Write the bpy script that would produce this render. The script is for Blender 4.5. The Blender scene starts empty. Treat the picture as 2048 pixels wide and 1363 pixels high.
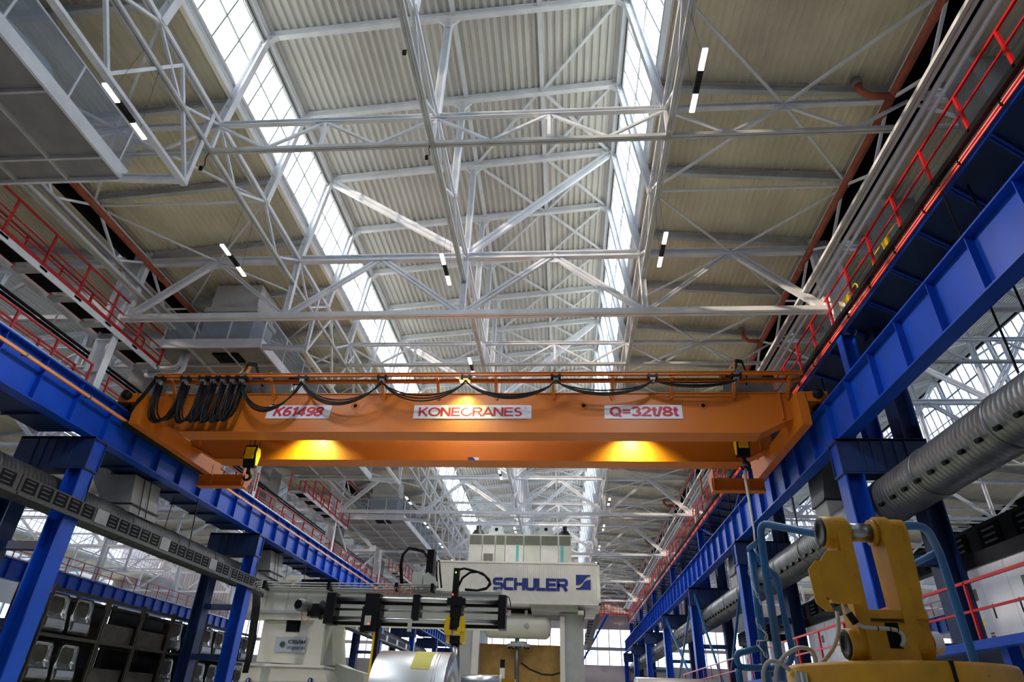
import bpy, math, random
from mathutils import Vector, Matrix
random.seed(7)
PI=math.pi
D=bpy.data
sc=bpy.context.scene
COL=sc.collection
# ---------------------------------------------------------------- camera
W_,H_=2048,1363
FPX=1262.1
PITCH,YAW,ROLL=0.530546,-0.0894010,0.0364586
CAM=Vector((3.256,0.0,1.7))
F_=Vector((math.sin(YAW)*math.cos(PITCH),math.cos(YAW)*math.cos(PITCH),math.sin(PITCH)))
R0=Vector((math.cos(YAW),-math.sin(YAW),0)); U0=R0.cross(F_)
R_=math.cos(ROLL)*R0+math.sin(ROLL)*U0; U_=-math.sin(ROLL)*R0+math.cos(ROLL)*U0
cam=D.cameras.new('camera'); camo=D.objects.new('camera',cam); COL.objects.link(camo)
cam.sensor_width=36; cam.lens=FPX/W_*36; cam.clip_start=.05; cam.clip_end=400
M=Matrix((R_,U_,-F_)).transposed().to_4x4(); M.translation=CAM; camo.matrix_world=M
sc.camera=camo
def ray(px,py): return F_+(px-W_/2)/FPX*R_-(py-H_/2)/FPX*U_
def at(px,py,Y):
    d=ray(px,py); return CAM+d*(Y/d.y)
def atx(px,py,X):
    d=ray(px,py); return CAM+d*((X-CAM.x)/d.x)
# ---------------------------------------------------------------- view, sky, sun
sc.view_settings.view_transform='Standard'; sc.view_settings.look='None'; sc.view_settings.gamma=1
sc.view_settings.use_curve_mapping=False; sc.view_settings.exposure=-0.25
w=D.worlds.new('overcast_sky'); sc.world=w; w.use_nodes=True
bg=w.node_tree.nodes['Background']; bg.inputs[0].default_value=(.80,.90,1,1); bg.inputs[1].default_value=6.0
def area(name,loc,size,power,rot=(0,0,0),color=(1,1,1),sy=None):
    l=D.lights.new(name,'AREA'); l.energy=power; l.size=size; l.color=color
    if sy: l.shape='RECTANGLE'; l.size_y=sy
    o=D.objects.new(name,l); o.location=loc; o.rotation_euler=rot; COL.objects.link(o); return o
sl_=D.lights.new('low_sun','SUN'); sl_.energy=7; sl_.angle=.02; sl_.color=(1,.80,.58)
so=D.objects.new('low_sun',sl_); COL.objects.link(so); so.rotation_euler=Vector((.88,.40,-.27)).to_track_quat('-Z','Y').to_euler()
# ---------------------------------------------------------------- materials
MATS={}
def mat(name,col,rough=.55,metal=0,var=.06,scale=3.0,emit=0,spec=.5,bump=0,chips=False):
    if name in MATS: return MATS[name]
    m=D.materials.new(name); m.use_nodes=True; nt=m.node_tree; b=nt.nodes['Principled BSDF']
    b.inputs['Roughness'].default_value=rough; b.inputs['Metallic'].default_value=metal
    b.inputs['Specular IOR Level'].default_value=spec
    tc=nt.nodes.new('ShaderNodeTexCoord'); n=nt.nodes.new('ShaderNodeTexNoise'); n.inputs['Scale'].default_value=scale
    n.inputs['Detail'].default_value=4
    nt.links.new(tc.outputs['Object'],n.inputs['Vector'])
    r=nt.nodes.new('ShaderNodeValToRGB'); a=tuple(max(0,c*(1-var)) for c in col); z=tuple(min(1,c*(1+var)) for c in col)
    r.color_ramp.elements[0].position=.35; r.color_ramp.elements[1].position=.65
    r.color_ramp.elements[0].color=(*a,1); r.color_ramp.elements[1].color=(*z,1)
    nt.links.new(n.outputs['Fac'],r.inputs['Fac']); nt.links.new(r.outputs['Color'],b.inputs['Base Color'])
    if chips:
        n2=nt.nodes.new('ShaderNodeTexNoise'); n2.inputs['Scale'].default_value=34; n2.inputs['Detail'].default_value=5
        nt.links.new(tc.outputs['Object'],n2.inputs['Vector'])
        r2=nt.nodes.new('ShaderNodeValToRGB'); r2.color_ramp.elements[0].position=.70; r2.color_ramp.elements[1].position=.74
        r2.color_ramp.elements[0].color=(0,0,0,1); r2.color_ramp.elements[1].color=(1,1,1,1)
        mx=nt.nodes.new('ShaderNodeMixRGB'); mx.inputs[2].default_value=(.05,.045,.03,1)
        nt.links.new(n2.outputs['Fac'],r2.inputs['Fac']); nt.links.new(r2.outputs['Color'],mx.inputs[0]); nt.links.new(r.outputs['Color'],mx.inputs[1]); nt.links.new(mx.outputs[0],b.inputs['Base Color'])
    if emit:
        b.inputs['Emission Color'].default_value=(*col,1); b.inputs['Emission Strength'].default_value=emit
    if bump:
        bp=nt.nodes.new('ShaderNodeBump'); bp.inputs['Strength'].default_value=bump; bp.inputs['Distance'].default_value=.02
        nt.links.new(n.outputs['Fac'],bp.inputs['Height']); nt.links.new(bp.outputs['Normal'],b.inputs['Normal'])
    MATS[name]=m; return m
WHITE=mat('white_paint',(.80,.82,.86),.42,scale=1.5,var=.08)
GREYST=mat('grey_primer',(.56,.57,.57),.5,scale=1.5,var=.12)
DECK=mat('roof_sheet',(.66,.65,.62),.5,var=.09,scale=.45)
DECKY=mat('aisle_roof_sheet',(.76,.70,.54),.5,var=.12,scale=.5)  # yellowed base colour carries warm lamplight on the aisle roofs
DARK=mat('dark_gutter',(.008,.008,.010),.8,spec=.1)
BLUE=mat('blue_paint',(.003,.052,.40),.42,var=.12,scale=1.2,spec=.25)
BLUED=mat('dark_blue_paint',(.003,.020,.10),.55,var=.25,scale=1.0)  # darker blue for outer legs, battens, head beams and deck plates
BLUEL=mat('rail_blue',(.02,.13,.33),.35,var=.12)
RED=mat('red_paint',(.50,.008,.010),.35)
REDC=mat('red_conductor',(.85,.07,.03),.4)
BLACK=mat('black_rubber',(.006,.006,.008),.45,spec=.2)
BLKST=mat('black_steel',(.010,.010,.012),.45,var=.2,spec=.2)
ORANGE=mat('crane_orange',(.52,.135,.004),.45,var=.05,scale=.7)
ORG2=mat('orange_rail',(.75,.26,.05),.4)
YEL=mat('hook_yellow',(.85,.55,.01),.4)
YELC=mat('worn_yellow',(.55,.27,.006),.42,var=.16,scale=5,chips=True)
PIPE=mat('red_oxide_pipe',(.44,.10,.045),.4,var=.15)
GALV=mat('galvanised_steel',(.17,.175,.18),.38,metal=.55,var=.16,scale=2)
DUCT=mat('old_duct_grey',(.055,.058,.06),.5,metal=.3,var=.16,scale=2)
CONC=mat('duct_panel_grey',(.27,.265,.26),.6,var=.14,scale=1.2)
CREAM=mat('machine_cream',(.62,.63,.55),.4,var=.04)
CREAM2=mat('panel_white',(.72,.71,.66),.45,var=.04)
PRESSG=mat('press_grey',(.40,.42,.42),.45,var=.06)
OCHRE=mat('ochre_slide',(.40,.235,.06),.5,var=.15)
STEEL=mat('bright_steel',(.62,.63,.64),.34,metal=1,var=.05)
STEELD=mat('worn_steel',(.33,.34,.35),.32,metal=1,var=.15)
CAB=mat('cabinet_white',(.74,.75,.80),.45,var=.03)
SIGN=mat('sign_white',(.66,.66,.74),.5,var=.02)
TXTR=mat('sign_red',(.50,.006,.035),.5,var=.02)
TXTB=mat('logo_blue',(.008,.022,.20),.5,var=.02)
TXTK=mat('ink_black',(.01,.01,.012),.5,var=.02)
TXTG=mat('logo_green',(.02,.09,.07),.5)
TEAL=mat('teal_strip',(.10,.48,.50),.5)
GRILL=mat('vent_grille',(.16,.16,.12),.5,var=.3,scale=40)
HVACM=mat('pale_unit_panel',(.58,.58,.57),.55)
DUCTB=mat('strip_grey',(.035,.037,.04),.5)
PLATE=mat('name_plate_grey',(.40,.45,.52),.4,var=.03)
COPPER=mat('orange_hose',(.65,.16,.06),.5)
CABLE=mat('grey_cable',(.42,.42,.38),.5)
FLOORM=mat('floor_concrete',(.56,.52,.46),.5,var=.15,scale=.6)
WALLM=mat('wall_sheet',(.50,.44,.43),.6,var=.1,scale=.4)
WALLG=mat('wall_grey',(.42,.44,.47),.6,var=.1,scale=.4)
CARM=mat('pressed_panel',(.24,.25,.27),.25,metal=.85,var=.08)
RACKM=mat('rack_steel',(.03,.026,.022),.6,var=.3,spec=.2)
MESHM=mat('clear_panel_frame',(.66,.68,.72),.4)
LAMPE=mat('lamp_tube',(1,1,.97),.5,emit=9,var=0)
FLOODE=mat('flood_lens',(1,.9,.35),.5,emit=14,var=0)
LEDR=mat('led_red',(1,.05,.02),.5,emit=5,var=0)
LEDG=mat('led_green',(.2,1,.05),.5,emit=5,var=0)
def glass(name,tint,a,rough=.05):
    m=D.materials.new(name); m.use_nodes=True; nt=m.node_tree; nt.nodes.remove(nt.nodes['Principled BSDF'])
    o=nt.nodes['Material Output']; t=nt.nodes.new('ShaderNodeBsdfTransparent'); t.inputs[0].default_value=(*tint,1)
    g=nt.nodes.new('ShaderNodeBsdfPrincipled'); g.inputs['Base Color'].default_value=(.8,.85,.9,1); g.inputs['Roughness'].default_value=rough
    n=nt.nodes.new('ShaderNodeTexNoise'); n.inputs['Scale'].default_value=1.3
    mp=nt.nodes.new('ShaderNodeMath'); mp.operation='MULTIPLY'; mp.inputs[1].default_value=a*2
    nt.links.new(n.outputs['Fac'],mp.inputs[0])
    x=nt.nodes.new('ShaderNodeMixShader')
    nt.links.new(mp.outputs[0],x.inputs[0]); nt.links.new(t.outputs[0],x.inputs[1]); nt.links.new(g.outputs[0],x.inputs[2]); nt.links.new(x.outputs[0],o.inputs[0])
    return m
GLASS=glass('window_glass',(.97,.98,1),.05)
GLASS2=glass('dimming_window_glass',(.55,.57,.62),.05)  # grey tint added to cut the daylight entering the side bays
GLASSP=glass('dusty_glass',(.80,.84,.90),.16,.3)
# ---------------------------------------------------------------- mesh builder
def V(*a): return Vector(a)
class MB:
    def __init__(s): s.v=[]; s.f=[]; s.s=[]
    def quadbox(s,c):
        n=len(s.v); s.v+=[tuple(p) for p in c]
        for q in ((0,3,2,1),(4,5,6,7),(0,1,5,4),(1,2,6,5),(2,3,7,6),(3,0,4,7)): s.f.append(tuple(n+i for i in q)); s.s.append(False)
        return s
    def box(s,x0,x1,y0,y1,z0,z1):
        return s.quadbox([(x0,y0,z0),(x1,y0,z0),(x1,y1,z0),(x0,y1,z0),(x0,y0,z1),(x1,y0,z1),(x1,y1,z1),(x0,y1,z1)])
    def _ax(s,p,q,up):
        d=(q-p).normalized(); u=Vector(up)
        if abs(d.dot(u))>.98: u=Vector((0,1,0)) if abs(d.y)<.9 else Vector((1,0,0))
        a=d.cross(u).normalized(); b=a.cross(d).normalized(); return d,a,b
    def bar(s,p,q,w,h,up=(0,0,1),off=(0,0)):
        p=Vector(p);q=Vector(q);d,a,b=s._ax(p,q,up); o=a*off[0]+b*off[1]
        c=[]
        for e in (p,q):
            for (i,j) in ((-1,-1),(1,-1),(1,1),(-1,1)): c.append(e+o+a*(i*w/2)+b*(j*h/2))
        return s.quadbox(c)
    def dbl(s,p,q,w,h,gap=.05,up=(0,0,1)):
        t=(w-gap)/2
        s.bar(p,q,t,h,up,(-(gap+t)/2,0)); s.bar(p,q,t,h,up,((gap+t)/2,0)); return s
    def ch(s,p,q,w,h,t=.02,up=(0,0,1)):       # I section: web along up, flanges across
        s.bar(p,q,t,h-2*t,up); s.bar(p,q,w,t,up,(0,h/2-t/2)); s.bar(p,q,w,t,up,(0,-h/2+t/2)); return s
    def tube(s,pts,r,n=8,closed=False,caps=True):
        pts=[Vector(p) for p in pts]; m=len(pts); base=len(s.v); prev=None
        for i,p in enumerate(pts):
            if closed: d=pts[(i+1)%m]-pts[i-1]
            else: d=(pts[min(i+1,m-1)]-pts[max(i-1,0)])
            d.normalize()
            if prev is None:
                u=Vector((0,0,1)) if abs(d.z)<.9 else Vector((1,0,0)); a=d.cross(u).normalized()
            else:
                a=(prev-d*prev.dot(d)); a=a.normalized() if a.length>1e-6 else d.orthogonal().normalized()
            prev=a; b=d.cross(a); rr=r[i] if isinstance(r,(list,tuple)) else r
            for k in range(n):
                t=2*PI*k/n; s.v.append(tuple(p+a*(math.cos(t)*rr)+b*(math.sin(t)*rr)))
        for i in range(m if closed else m-1):
            j=(i+1)%m
            for k in range(n):
                l=(k+1)%n; s.f.append((base+i*n+k,base+i*n+l,base+j*n+l,base+j*n+k)); s.s.append(True)
        if caps and not closed:
            s.f.append(tuple(base+k for k in range(n-1,-1,-1))); s.s.append(False)
            s.f.append(tuple(base+(m-1)*n+k for k in range(n))); s.s.append(False)
        return s
    def cyl(s,p,q,r,n=16): return s.tube([p,q],r,n)
    def prism(s,poly,a,b,ax='y'):
        n=len(poly); base=len(s.v)
        for t in (a,b):
            for (u,w) in poly:
                s.v.append({'y':(u,t,w),'x':(t,u,w),'z':(u,w,t)}[ax])
        s.f.append(tuple(base+i for i in range(n))); s.f.append(tuple(base+2*n-1-i for i in range(n)))
        s.s+= [False,False]
        for i in range(n):
            j=(i+1)%n; s.f.append((base+i,base+n+i,base+n+j,base+j)); s.s.append(False)
        return s
    def sweep(s,o,ea,eb,ec,poly,t0,t1):       # polygon in plane (ea,eb), extruded on ec
        n=len(poly); base=len(s.v); o=Vector(o);ea=Vector(ea);eb=Vector(eb);ec=Vector(ec)
        for t in (t0,t1):
            for (u,w) in poly: s.v.append(tuple(o+ea*u+eb*w+ec*t))
        s.f.append(tuple(base+i for i in range(n))); s.f.append(tuple(base+2*n-1-i for i in range(n))); s.s+=[False,False]
        for i in range(n):
            j=(i+1)%n; s.f.append((base+i,base+n+i,base+n+j,base+j)); s.s.append(False)
        return s
    def lathe(s,c,ax,prof,n=24):              # prof = [(along, radius)]
        c=Vector(c); ax=Vector(ax).normalized(); a=ax.orthogonal().normalized(); b=ax.cross(a); base=len(s.v); m=len(prof)
        for (t,r) in prof:
            for k in range(n):
                g=2*PI*k/n; s.v.append(tuple(c+ax*t+a*(r*math.cos(g))+b*(r*math.sin(g))))
        for i in range(m-1):
            for k in range(n):
                l=(k+1)%n; s.f.append((base+i*n+k,base+i*n+l,base+(i+1)*n+l,base+(i+1)*n+k)); s.s.append(True)
        return s
    def quad(s,a,b,c,d):
        n=len(s.v); s.v+=[tuple(a),tuple(b),tuple(c),tuple(d)]; s.f.append((n,n+1,n+2,n+3)); s.s.append(False); return s
    def build(s,name,m,parent=None,slots=None):
        me=D.meshes.new(name)
        if parent is not None: off=OFF[parent.name]
        else:
            xs=[p[0] for p in s.v]; ys=[p[1] for p in s.v]; zs=[p[2] for p in s.v]
            off=Vector(((min(xs)+max(xs))/2,(min(ys)+max(ys))/2,min(zs)))
        me.from_pydata([(p[0]-off.x,p[1]-off.y,p[2]-off.z) for p in s.v],[],s.f)
        me.polygons.foreach_set('use_smooth',s.s)
        me.materials.append(m); me.update()
        o=D.objects.new(name,me); COL.objects.link(o)
        if parent is not None: o.parent=parent
        else: o.location=off
        OFF[o.name]=off
        return o
OFF={}
def thing(name,label,cat,loc,group=None):
    o=D.objects.new(name,None); COL.objects.link(o); o.location=loc; o.empty_display_size=.2
    OFF[o.name]=Vector(loc); o['label']=label; o['category']=cat
    if group: o['group']=group
    return o
def tag(o,label,cat,group=None,kind=None):
    if label: o['label']=label
    if cat: o['category']=cat
    if group: o['group']=group
    if kind: o['kind']=kind
    return o
def struct(o): o['kind']='structure'; return o
KIDS={}
def kids(root):
    return [o for o in D.objects if o.parent==root]
def copy_tree(root,dx,dy,label=None,group=None,dz=0):
    r=root.copy(); COL.objects.link(r); r.location=(root.location.x+dx,root.location.y+dy,root.location.z+dz)
    if label: r['label']=label
    if group: r['group']=group
    if root.name not in KIDS: KIDS[root.name]=[(c,kids(c)) for c in kids(root)]
    for c,gs in KIDS[root.name]:
        n=c.copy(); COL.objects.link(n); n.parent=r
        for g in gs:
            q=g.copy(); COL.objects.link(q); q.parent=n
    return r
def letters(name,txt,o,ex,ey,height,m,parent,width=None,shear=0,bold=.0,depth=.01,align='LEFT'):
    cu=D.curves.new(name,'FONT'); cu.body=txt; cu.size=1; cu.extrude=0; cu.offset=bold; cu.shear=shear; cu.align_x=align
    t=D.objects.new(name,cu); COL.objects.link(t); dg=bpy.context.evaluated_depsgraph_get(); dg.update()
    me=D.meshes.new_from_object(t.evaluated_get(dg)); D.objects.remove(t,do_unlink=True)
    xs=[v.co.x for v in me.vertices]; ys=[v.co.y for v in me.vertices]
    sx=height/(max(ys)-min(ys)); wx=sx if width is None else width/(max(xs)-min(xs))
    ex=Vector(ex).normalized(); ey=Vector(ey).normalized(); n=ex.cross(ey); o=Vector(o)-OFF[parent.name]
    base=[]
    for v in me.vertices:
        v.co=o+ex*((v.co.x-min(xs))*wx)+ey*((v.co.y-min(ys))*sx)+n*depth
    me.materials.clear(); me.materials.append(m); me.update()
    ob=D.objects.new(name,me); COL.objects.link(ob); ob.parent=parent; OFF[ob.name]=OFF[parent.name]
    return ob
def arc(cx,cy,rx,ry,a0,a1,n=16): return [(cx+rx*math.cos(math.radians(a0+(a1-a0)*i/n)),cy+ry*math.sin(math.radians(a0+(a1-a0)*i/n))) for i in range(n+1)]
GLY={'6':(.72,[arc(.36,.31,.26,.22,0,360,24),arc(.40,.47,.30,.44,55,190)]),'1':(.46,[[(.32,0),(.32,1)],[(.32,.93),(.06,.70)]]),
'4':(.74,[[(.52,0),(.52,1)],[(.50,.95),(.07,.28),(.74,.28)]]),'9':(.72,[arc(.36,.69,.26,.22,0,360,24),arc(.32,.53,.30,.44,235,370)]),
'8':(.72,[arc(.36,.27,.27,.19,0,360,24),arc(.36,.72,.23,.20,0,360,24)]),'3':(.70,[arc(.34,.72,.23,.20,165,-90),arc(.34,.28,.26,.20,90,-165)]),
'2':(.72,[arc(.35,.69,.25,.22,170,-30)+[(.10,.08),(.70,.08)]]),'Q':(.86,[arc(.41,.5,.32,.42,0,360,28),[(.42,.26),(.80,-.04)]]),'=':(.66,[[(.04,.36),(.60,.36)],[(.04,.64),(.60,.64)]]),
't':(.42,[[(.20,.95),(.20,.18),(.26,.08),(.40,.08)],[(.02,.68),(.38,.68)]]),'/':(.34,[[(.02,-.02),(.28,1)]]),
'K':(.74,[[(.09,0),(.09,1)],[(.66,1),(.12,.40)],[(.27,.56),(.68,0)]]),'O':(.94,[arc(.46,.5,.39,.43,0,360,32)]),'N':(.78,[[(.08,0),(.08,1)],[(.08,.96),(.66,.04)],[(.66,0),(.66,1)]]),
'E':(.72,[[(.68,.92),(.09,.92),(.09,.08),(.68,.08)],[(.09,.5),(.64,.5)]]),'c':(.86,[arc(.44,.5,.38,.43,75,345,26)]),'R':(.78,[[(.09,0),(.09,.92),(.48,.92)]+arc(.48,.71,.19,.21,90,-90,10)+[(.09,.50)],[(.42,.48),(.72,0)]]),
'A':(.80,[[(.02,0),(.39,.97),(.76,0)],[(.16,.28),(.62,.28)]]),'s':(.66,[arc(.32,.72,.20,.20,40,235,12)+[(.42,.46)]+arc(.32,.28,.22,.20,45,-145,12)]),
'I':(.28,[[(.12,0),(.12,1)]]),'M':(.92,[[(.09,0),(.09,1)],[(.09,.95),(.44,.15),(.79,.95)],[(.79,0),(.79,1)]]),
'S':(.92,[[(.84,.90),(.24,.90),(.13,.84),(.10,.70),(.14,.56),(.24,.50),(.68,.50),(.78,.44),(.81,.30),(.77,.16),(.66,.10),(.06,.10)]]),
'C':(.92,[[(.84,.90),(.26,.90),(.14,.84),(.10,.70),(.10,.30),(.14,.16),(.26,.10),(.84,.10)]]),'H':(.96,[[(.10,0),(.10,1)],[(.80,0),(.80,1)],[(.10,.5),(.80,.5)]]),
'U':(.96,[[(.10,1),(.10,.28),(.14,.15),(.26,.10),(.64,.10),(.76,.15),(.80,.28),(.80,1)]]),'L':(.82,[[(.10,1),(.10,.10),(.76,.10)]]),
'e':(.90,[[(.84,.90),(.10,.90),(.10,.10),(.84,.10)],[(.10,.5),(.80,.5)]]),'r':(.94,[[(.10,0),(.10,.90),(.66,.90),(.78,.84),(.81,.70),(.78,.54),(.66,.46),(.10,.46)],[(.52,.44),(.82,0)]])}
def strokes(name,txt,o,ex,ey,height,m,parent,width,th=.18,shear=0,depth=.002):
    b=MB(); ex=Vector(ex);ey=Vector(ey); nn_=ex.cross(ey); tot=sum(GLY[c][0] for c in txt)-.08; sx=width/tot; o=Vector(o); x=0
    for c in txt:
        wd,ps=GLY[c]
        for k,p in enumerate(ps):
            q=[Vector((x+a+shear*v,v)) for a,v in p]; cl=(q[0]-q[-1]).length<1e-6; L=[];R=[]; n=len(q)
            for i in range(n):
                a=q[i-1] if i else (q[-2] if cl else None); d=q[i+1] if i<n-1 else (q[1] if cl else None)
                t0=(q[i]-a).normalized() if a is not None else None; t1=(d-q[i]).normalized() if d is not None else None
                t=(t0+t1).normalized() if t0 is not None and t1 is not None else (t0 or t1)
                nrm=Vector((-t.y,t.x)); cc=1 if t0 is None or t1 is None else max(.5,nrm.dot(Vector((-t0.y,t0.x))))
                L.append(q[i]+nrm*(th/2/cc)); R.append(q[i]-nrm*(th/2/cc))
            W3=lambda v,dd: o+ex*(v.x*sx)+ey*(v.y*height)+nn_*dd
            for i in range(n-1): b.quad(W3(L[i],depth+k*.0006),W3(R[i],depth+k*.0006),W3(R[i+1],depth+k*.0006),W3(L[i+1],depth+k*.0006))
        x+=wd
    return b.build(name,m,parent)
ORD='zeroth first second third fourth fifth sixth seventh eighth ninth tenth eleventh twelfth thirteenth fourteenth fifteenth sixteenth seventeenth eighteenth nineteenth twentieth twenty-first twenty-second twenty-third twenty-fourth twenty-fifth twenty-sixth twenty-seventh twenty-eighth twenty-ninth thirtieth'.split()
Y0=5.3; YE=89.6
# ================================================================ building shell
def deck(x0,z0,x1,z1,y0,y1,m,pitch=.2,dep=.06,fl=((0,0),(.12,0),(.22,1),(.90,1))):
    b=MB(); n=int(round((x1-x0)/pitch)); pr=[]
    for i in range(n):
        a=x0+i*pitch
        for f,d in fl:
            x=a+f*pitch; pr.append((x,z0+(z1-z0)*(x-x0)/(x1-x0)+d*dep))
    pr.append((x1,z1)); pr.append((x1,z1+.14)); pr.append((x0,z0+.14))
    N=len(pr)
    for y in (y0,y1):
        for (x,z) in pr: b.v.append((x,y,z))
    for i in range(N-3):
        b.f.append((i,i+1,N+i+1,N+i)); b.s.append(False)
    for i in range(N-3,N):
        j=(i+1)%N; b.f.append((i,j,N+j,N+i)); b.s.append(False)
    return struct(b.build('ceiling',m))
BAYS=(0,-24,24,-48,48)
TOPZ={24:22.3,48:22.3}
for bx in BAYS:
    deck(bx-5.7,19.32,bx+5.35,TOPZ.get(bx,20.0)+.42,-14,YE,DECK,.24,.075,((0,0),(.36,0),(.50,1),(.86,1)))
    deck(bx-11.9+(.8 if bx>0 else 0),15.77,bx-6.0,16.30,-14,YE,DECKY)
    deck(bx+6.0,16.30,bx+11.9-(.8 if bx<0 else 0),15.77,-14,YE,DECKY)
for k,x in enumerate((-12.3,12.3,-36,36)):
    b=MB(); b.box(x-.4,x+.4,-14,YE,15.95,16.05); b.box(x-.42,x-.38,-14,YE,15.6,15.98); b.box(x+.38,x+.42,-14,YE,15.6,15.98); b.box(x-.06,x+.06,-14,YE,15.35,15.95)
    struct(b.build('trim_%d'%(k+1),DARK))
struct(MB().box(-62,62,-25,YE+1,-.2,0).build('floor',FLOORM))
# monitor glazing
wi=[0]
def glazing(xb,zb,xt,zt,y0,y1,pitch,s):
    wi[0]+=1
    b=MB(); L=Vector((xt-xb,0,zt-zb)); up=L.normalized()
    n=int(round((y1-y0)/pitch))
    for i in range(n+1):
        y=y0+i*pitch; b.bar((xb,y,zb),(xt,y,zt),.045,.05,(0,1,0))
    for f in ((0,.5,1) if L.length<4 else (0,.25,.5,.75,1)): b.bar((xb+L.x*f,y0,zb+L.z*f),(xb+L.x*f,y1,zb+L.z*f),.05,.04 if f==.5 else .08,up)
    f=struct(b.build('window_%d'%wi[0],GREYST))
    g=MB(); d=-s*.03; g.quadbox([(xb+d,y0,zb),(xb+d,y1,zb),(xb+d+s*.01,y1,zb),(xb+d+s*.01,y0,zb),(xt+d,y0,zt),(xt+d,y1,zt),(xt+d+s*.01,y1,zt),(xt+d+s*.01,y0,zt)])
    OFF[f.name]=f.location.copy()
    g.build('glass',GLASS if -12<xb<12 else GLASS2,f)
for bx in BAYS:
    glazing(bx-6.0,16.98,bx-5.62,18.90,-13.45,YE-.2,.75,-1)
    glazing(bx+6.0,17.30,bx+5.42,TOPZ.get(bx,20.0),-13.45,YE-.2,.75,1)
tn=5
for bx in BAYS:
    for s in (-1,1):
        b=MB(); x=bx+s*6.0
        b.box(x-.04,x+.04,-14,YE,16.35,16.62 if s<0 else 16.9)             # lower white kerb
        b.ch((x+s*.02,-14,16.76 if s<0 else 17.05),(x+s*.02,YE,16.76 if s<0 else 17.05),.20,.22,.02)
        struct(b.build('trim_%d'%tn,WHITE)); tn+=1
        b=MB()
        xx=bx+(-5.55 if s<0 else 5.3); zz=19.1 if s<0 else TOPZ.get(bx,20.0)+.2
        b.box(xx-.07,xx+.07,-14,YE,zz-.06,zz+.2); struct(b.build('trim_%d'%tn,WHITE)); tn+=1
        b=MB(); b.box(xx+s*.12-.03,xx+s*.12+.03,-14,YE,zz-.18,zz+.12); struct(b.build('trim_%d'%tn,DARK)); tn+=1
# end walls, far side walls
def wall_end(name,x0,x1,y,m):
    b=MB(); n=int((x1-x0)/.4)
    for (za,zb) in ((11.2,21.2),):
        for i in range(n):
            x=x0+i*.4; b.box(x,x+.22,y-.03,y+.05,za,zb)
        b.box(x0,x1,y,y+.1,za,zb)
    b.box(x0,x1,y,y+.15,0,7.1); b.box(x0,x1,y,y+.15,8.75,9.15)
    x=x0
    while x<x1:
        b.box(x,x+.12,y-.02,y+.12,7.0,11.3); x+=1.5
    struct(b.build(name,m))
wall_end('wall_back',-60,60,YE,WALLM)
for nm,x in (('wall_left',-60.6),('wall_right',60.6)):
    b=MB()
    for (a,z) in ((0,8.6),(10.6,16.5)): b.box(x-.1,x+.1,-14,YE,a,z)
    y=-14
    while y<YE: b.box(x-.09,x+.09,y,y+.25,2.3,12.3); y+=3
    struct(b.build(nm,WALLG))
b=MB()
b.box(-60.7,60.7,-14.2,-14,0,15.7)
for bx in BAYS: b.prism([(bx-12.3,15.7),(bx+12.3,15.7),(bx+6.0,16.4),(bx+6.0,17.2),(bx+5.4,TOPZ.get(bx,20.0)+.4),(bx-5.6,19.3),(bx-6,16.9),(bx-6,16.4)],-14.2,-14)
struct(b.build('wall_front',WALLG))
def panes(name,*boxes):
    wi[0]+=1; b=MB()
    for q in boxes: b.box(*q)
    struct(b.build('window_%d'%wi[0],GLASS if name=='e' else GLASS2))
panes('e',(-60,60,YE+.03,YE+.06,7.1,8.75),(-60,60,YE+.03,YE+.06,9.15,11.2))
panes('w',(-60.62,-60.6,-14,YE,8.6,10.6))
panes('w',(60.6,60.62,-14,YE,8.6,10.6))
# ---------------------------------------------------------------- roof cross beams (one every 3 m)
BAYN={0:'middle bay',-24:'left neighbouring bay',24:'right neighbouring bay',-48:'outermost left bay',48:'outermost right bay'}
def beam_set(bx,step):
    nm=BAYN[bx]
    for key,p,q in (('under the left roof slope',(bx-11.7,15.62),(bx-6.0,16.14)),('under the right roof slope',(bx+6.0,16.14),(bx+11.7,15.62)),('under the raised roof',(bx-5.55,19.18),(bx+5.3,TOPZ.get(bx,20.0)+.27))):
        root=None; i=0; y=Y0 if bx==0 else Y0+6
        while y<YE:
            i+=1
            lab='steel cross beam %s, %s, %s from camera'%(key,nm,ORD[i])
            if root is None:
                b=MB(); b.ch((p[0],y,p[1]),(q[0],y,q[1]),.16,.26,.02); root=tag(b.build('roof_beam',WHITE if 'raised' in key else GREYST),lab,'beam','roof cross beams'); ry=y
            else:
                c=root.copy(); COL.objects.link(c); c.location.y+=y-ry; c['label']=lab
            y+=step
beam_set(0,3); beam_set(-24,6); beam_set(24,6)
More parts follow.
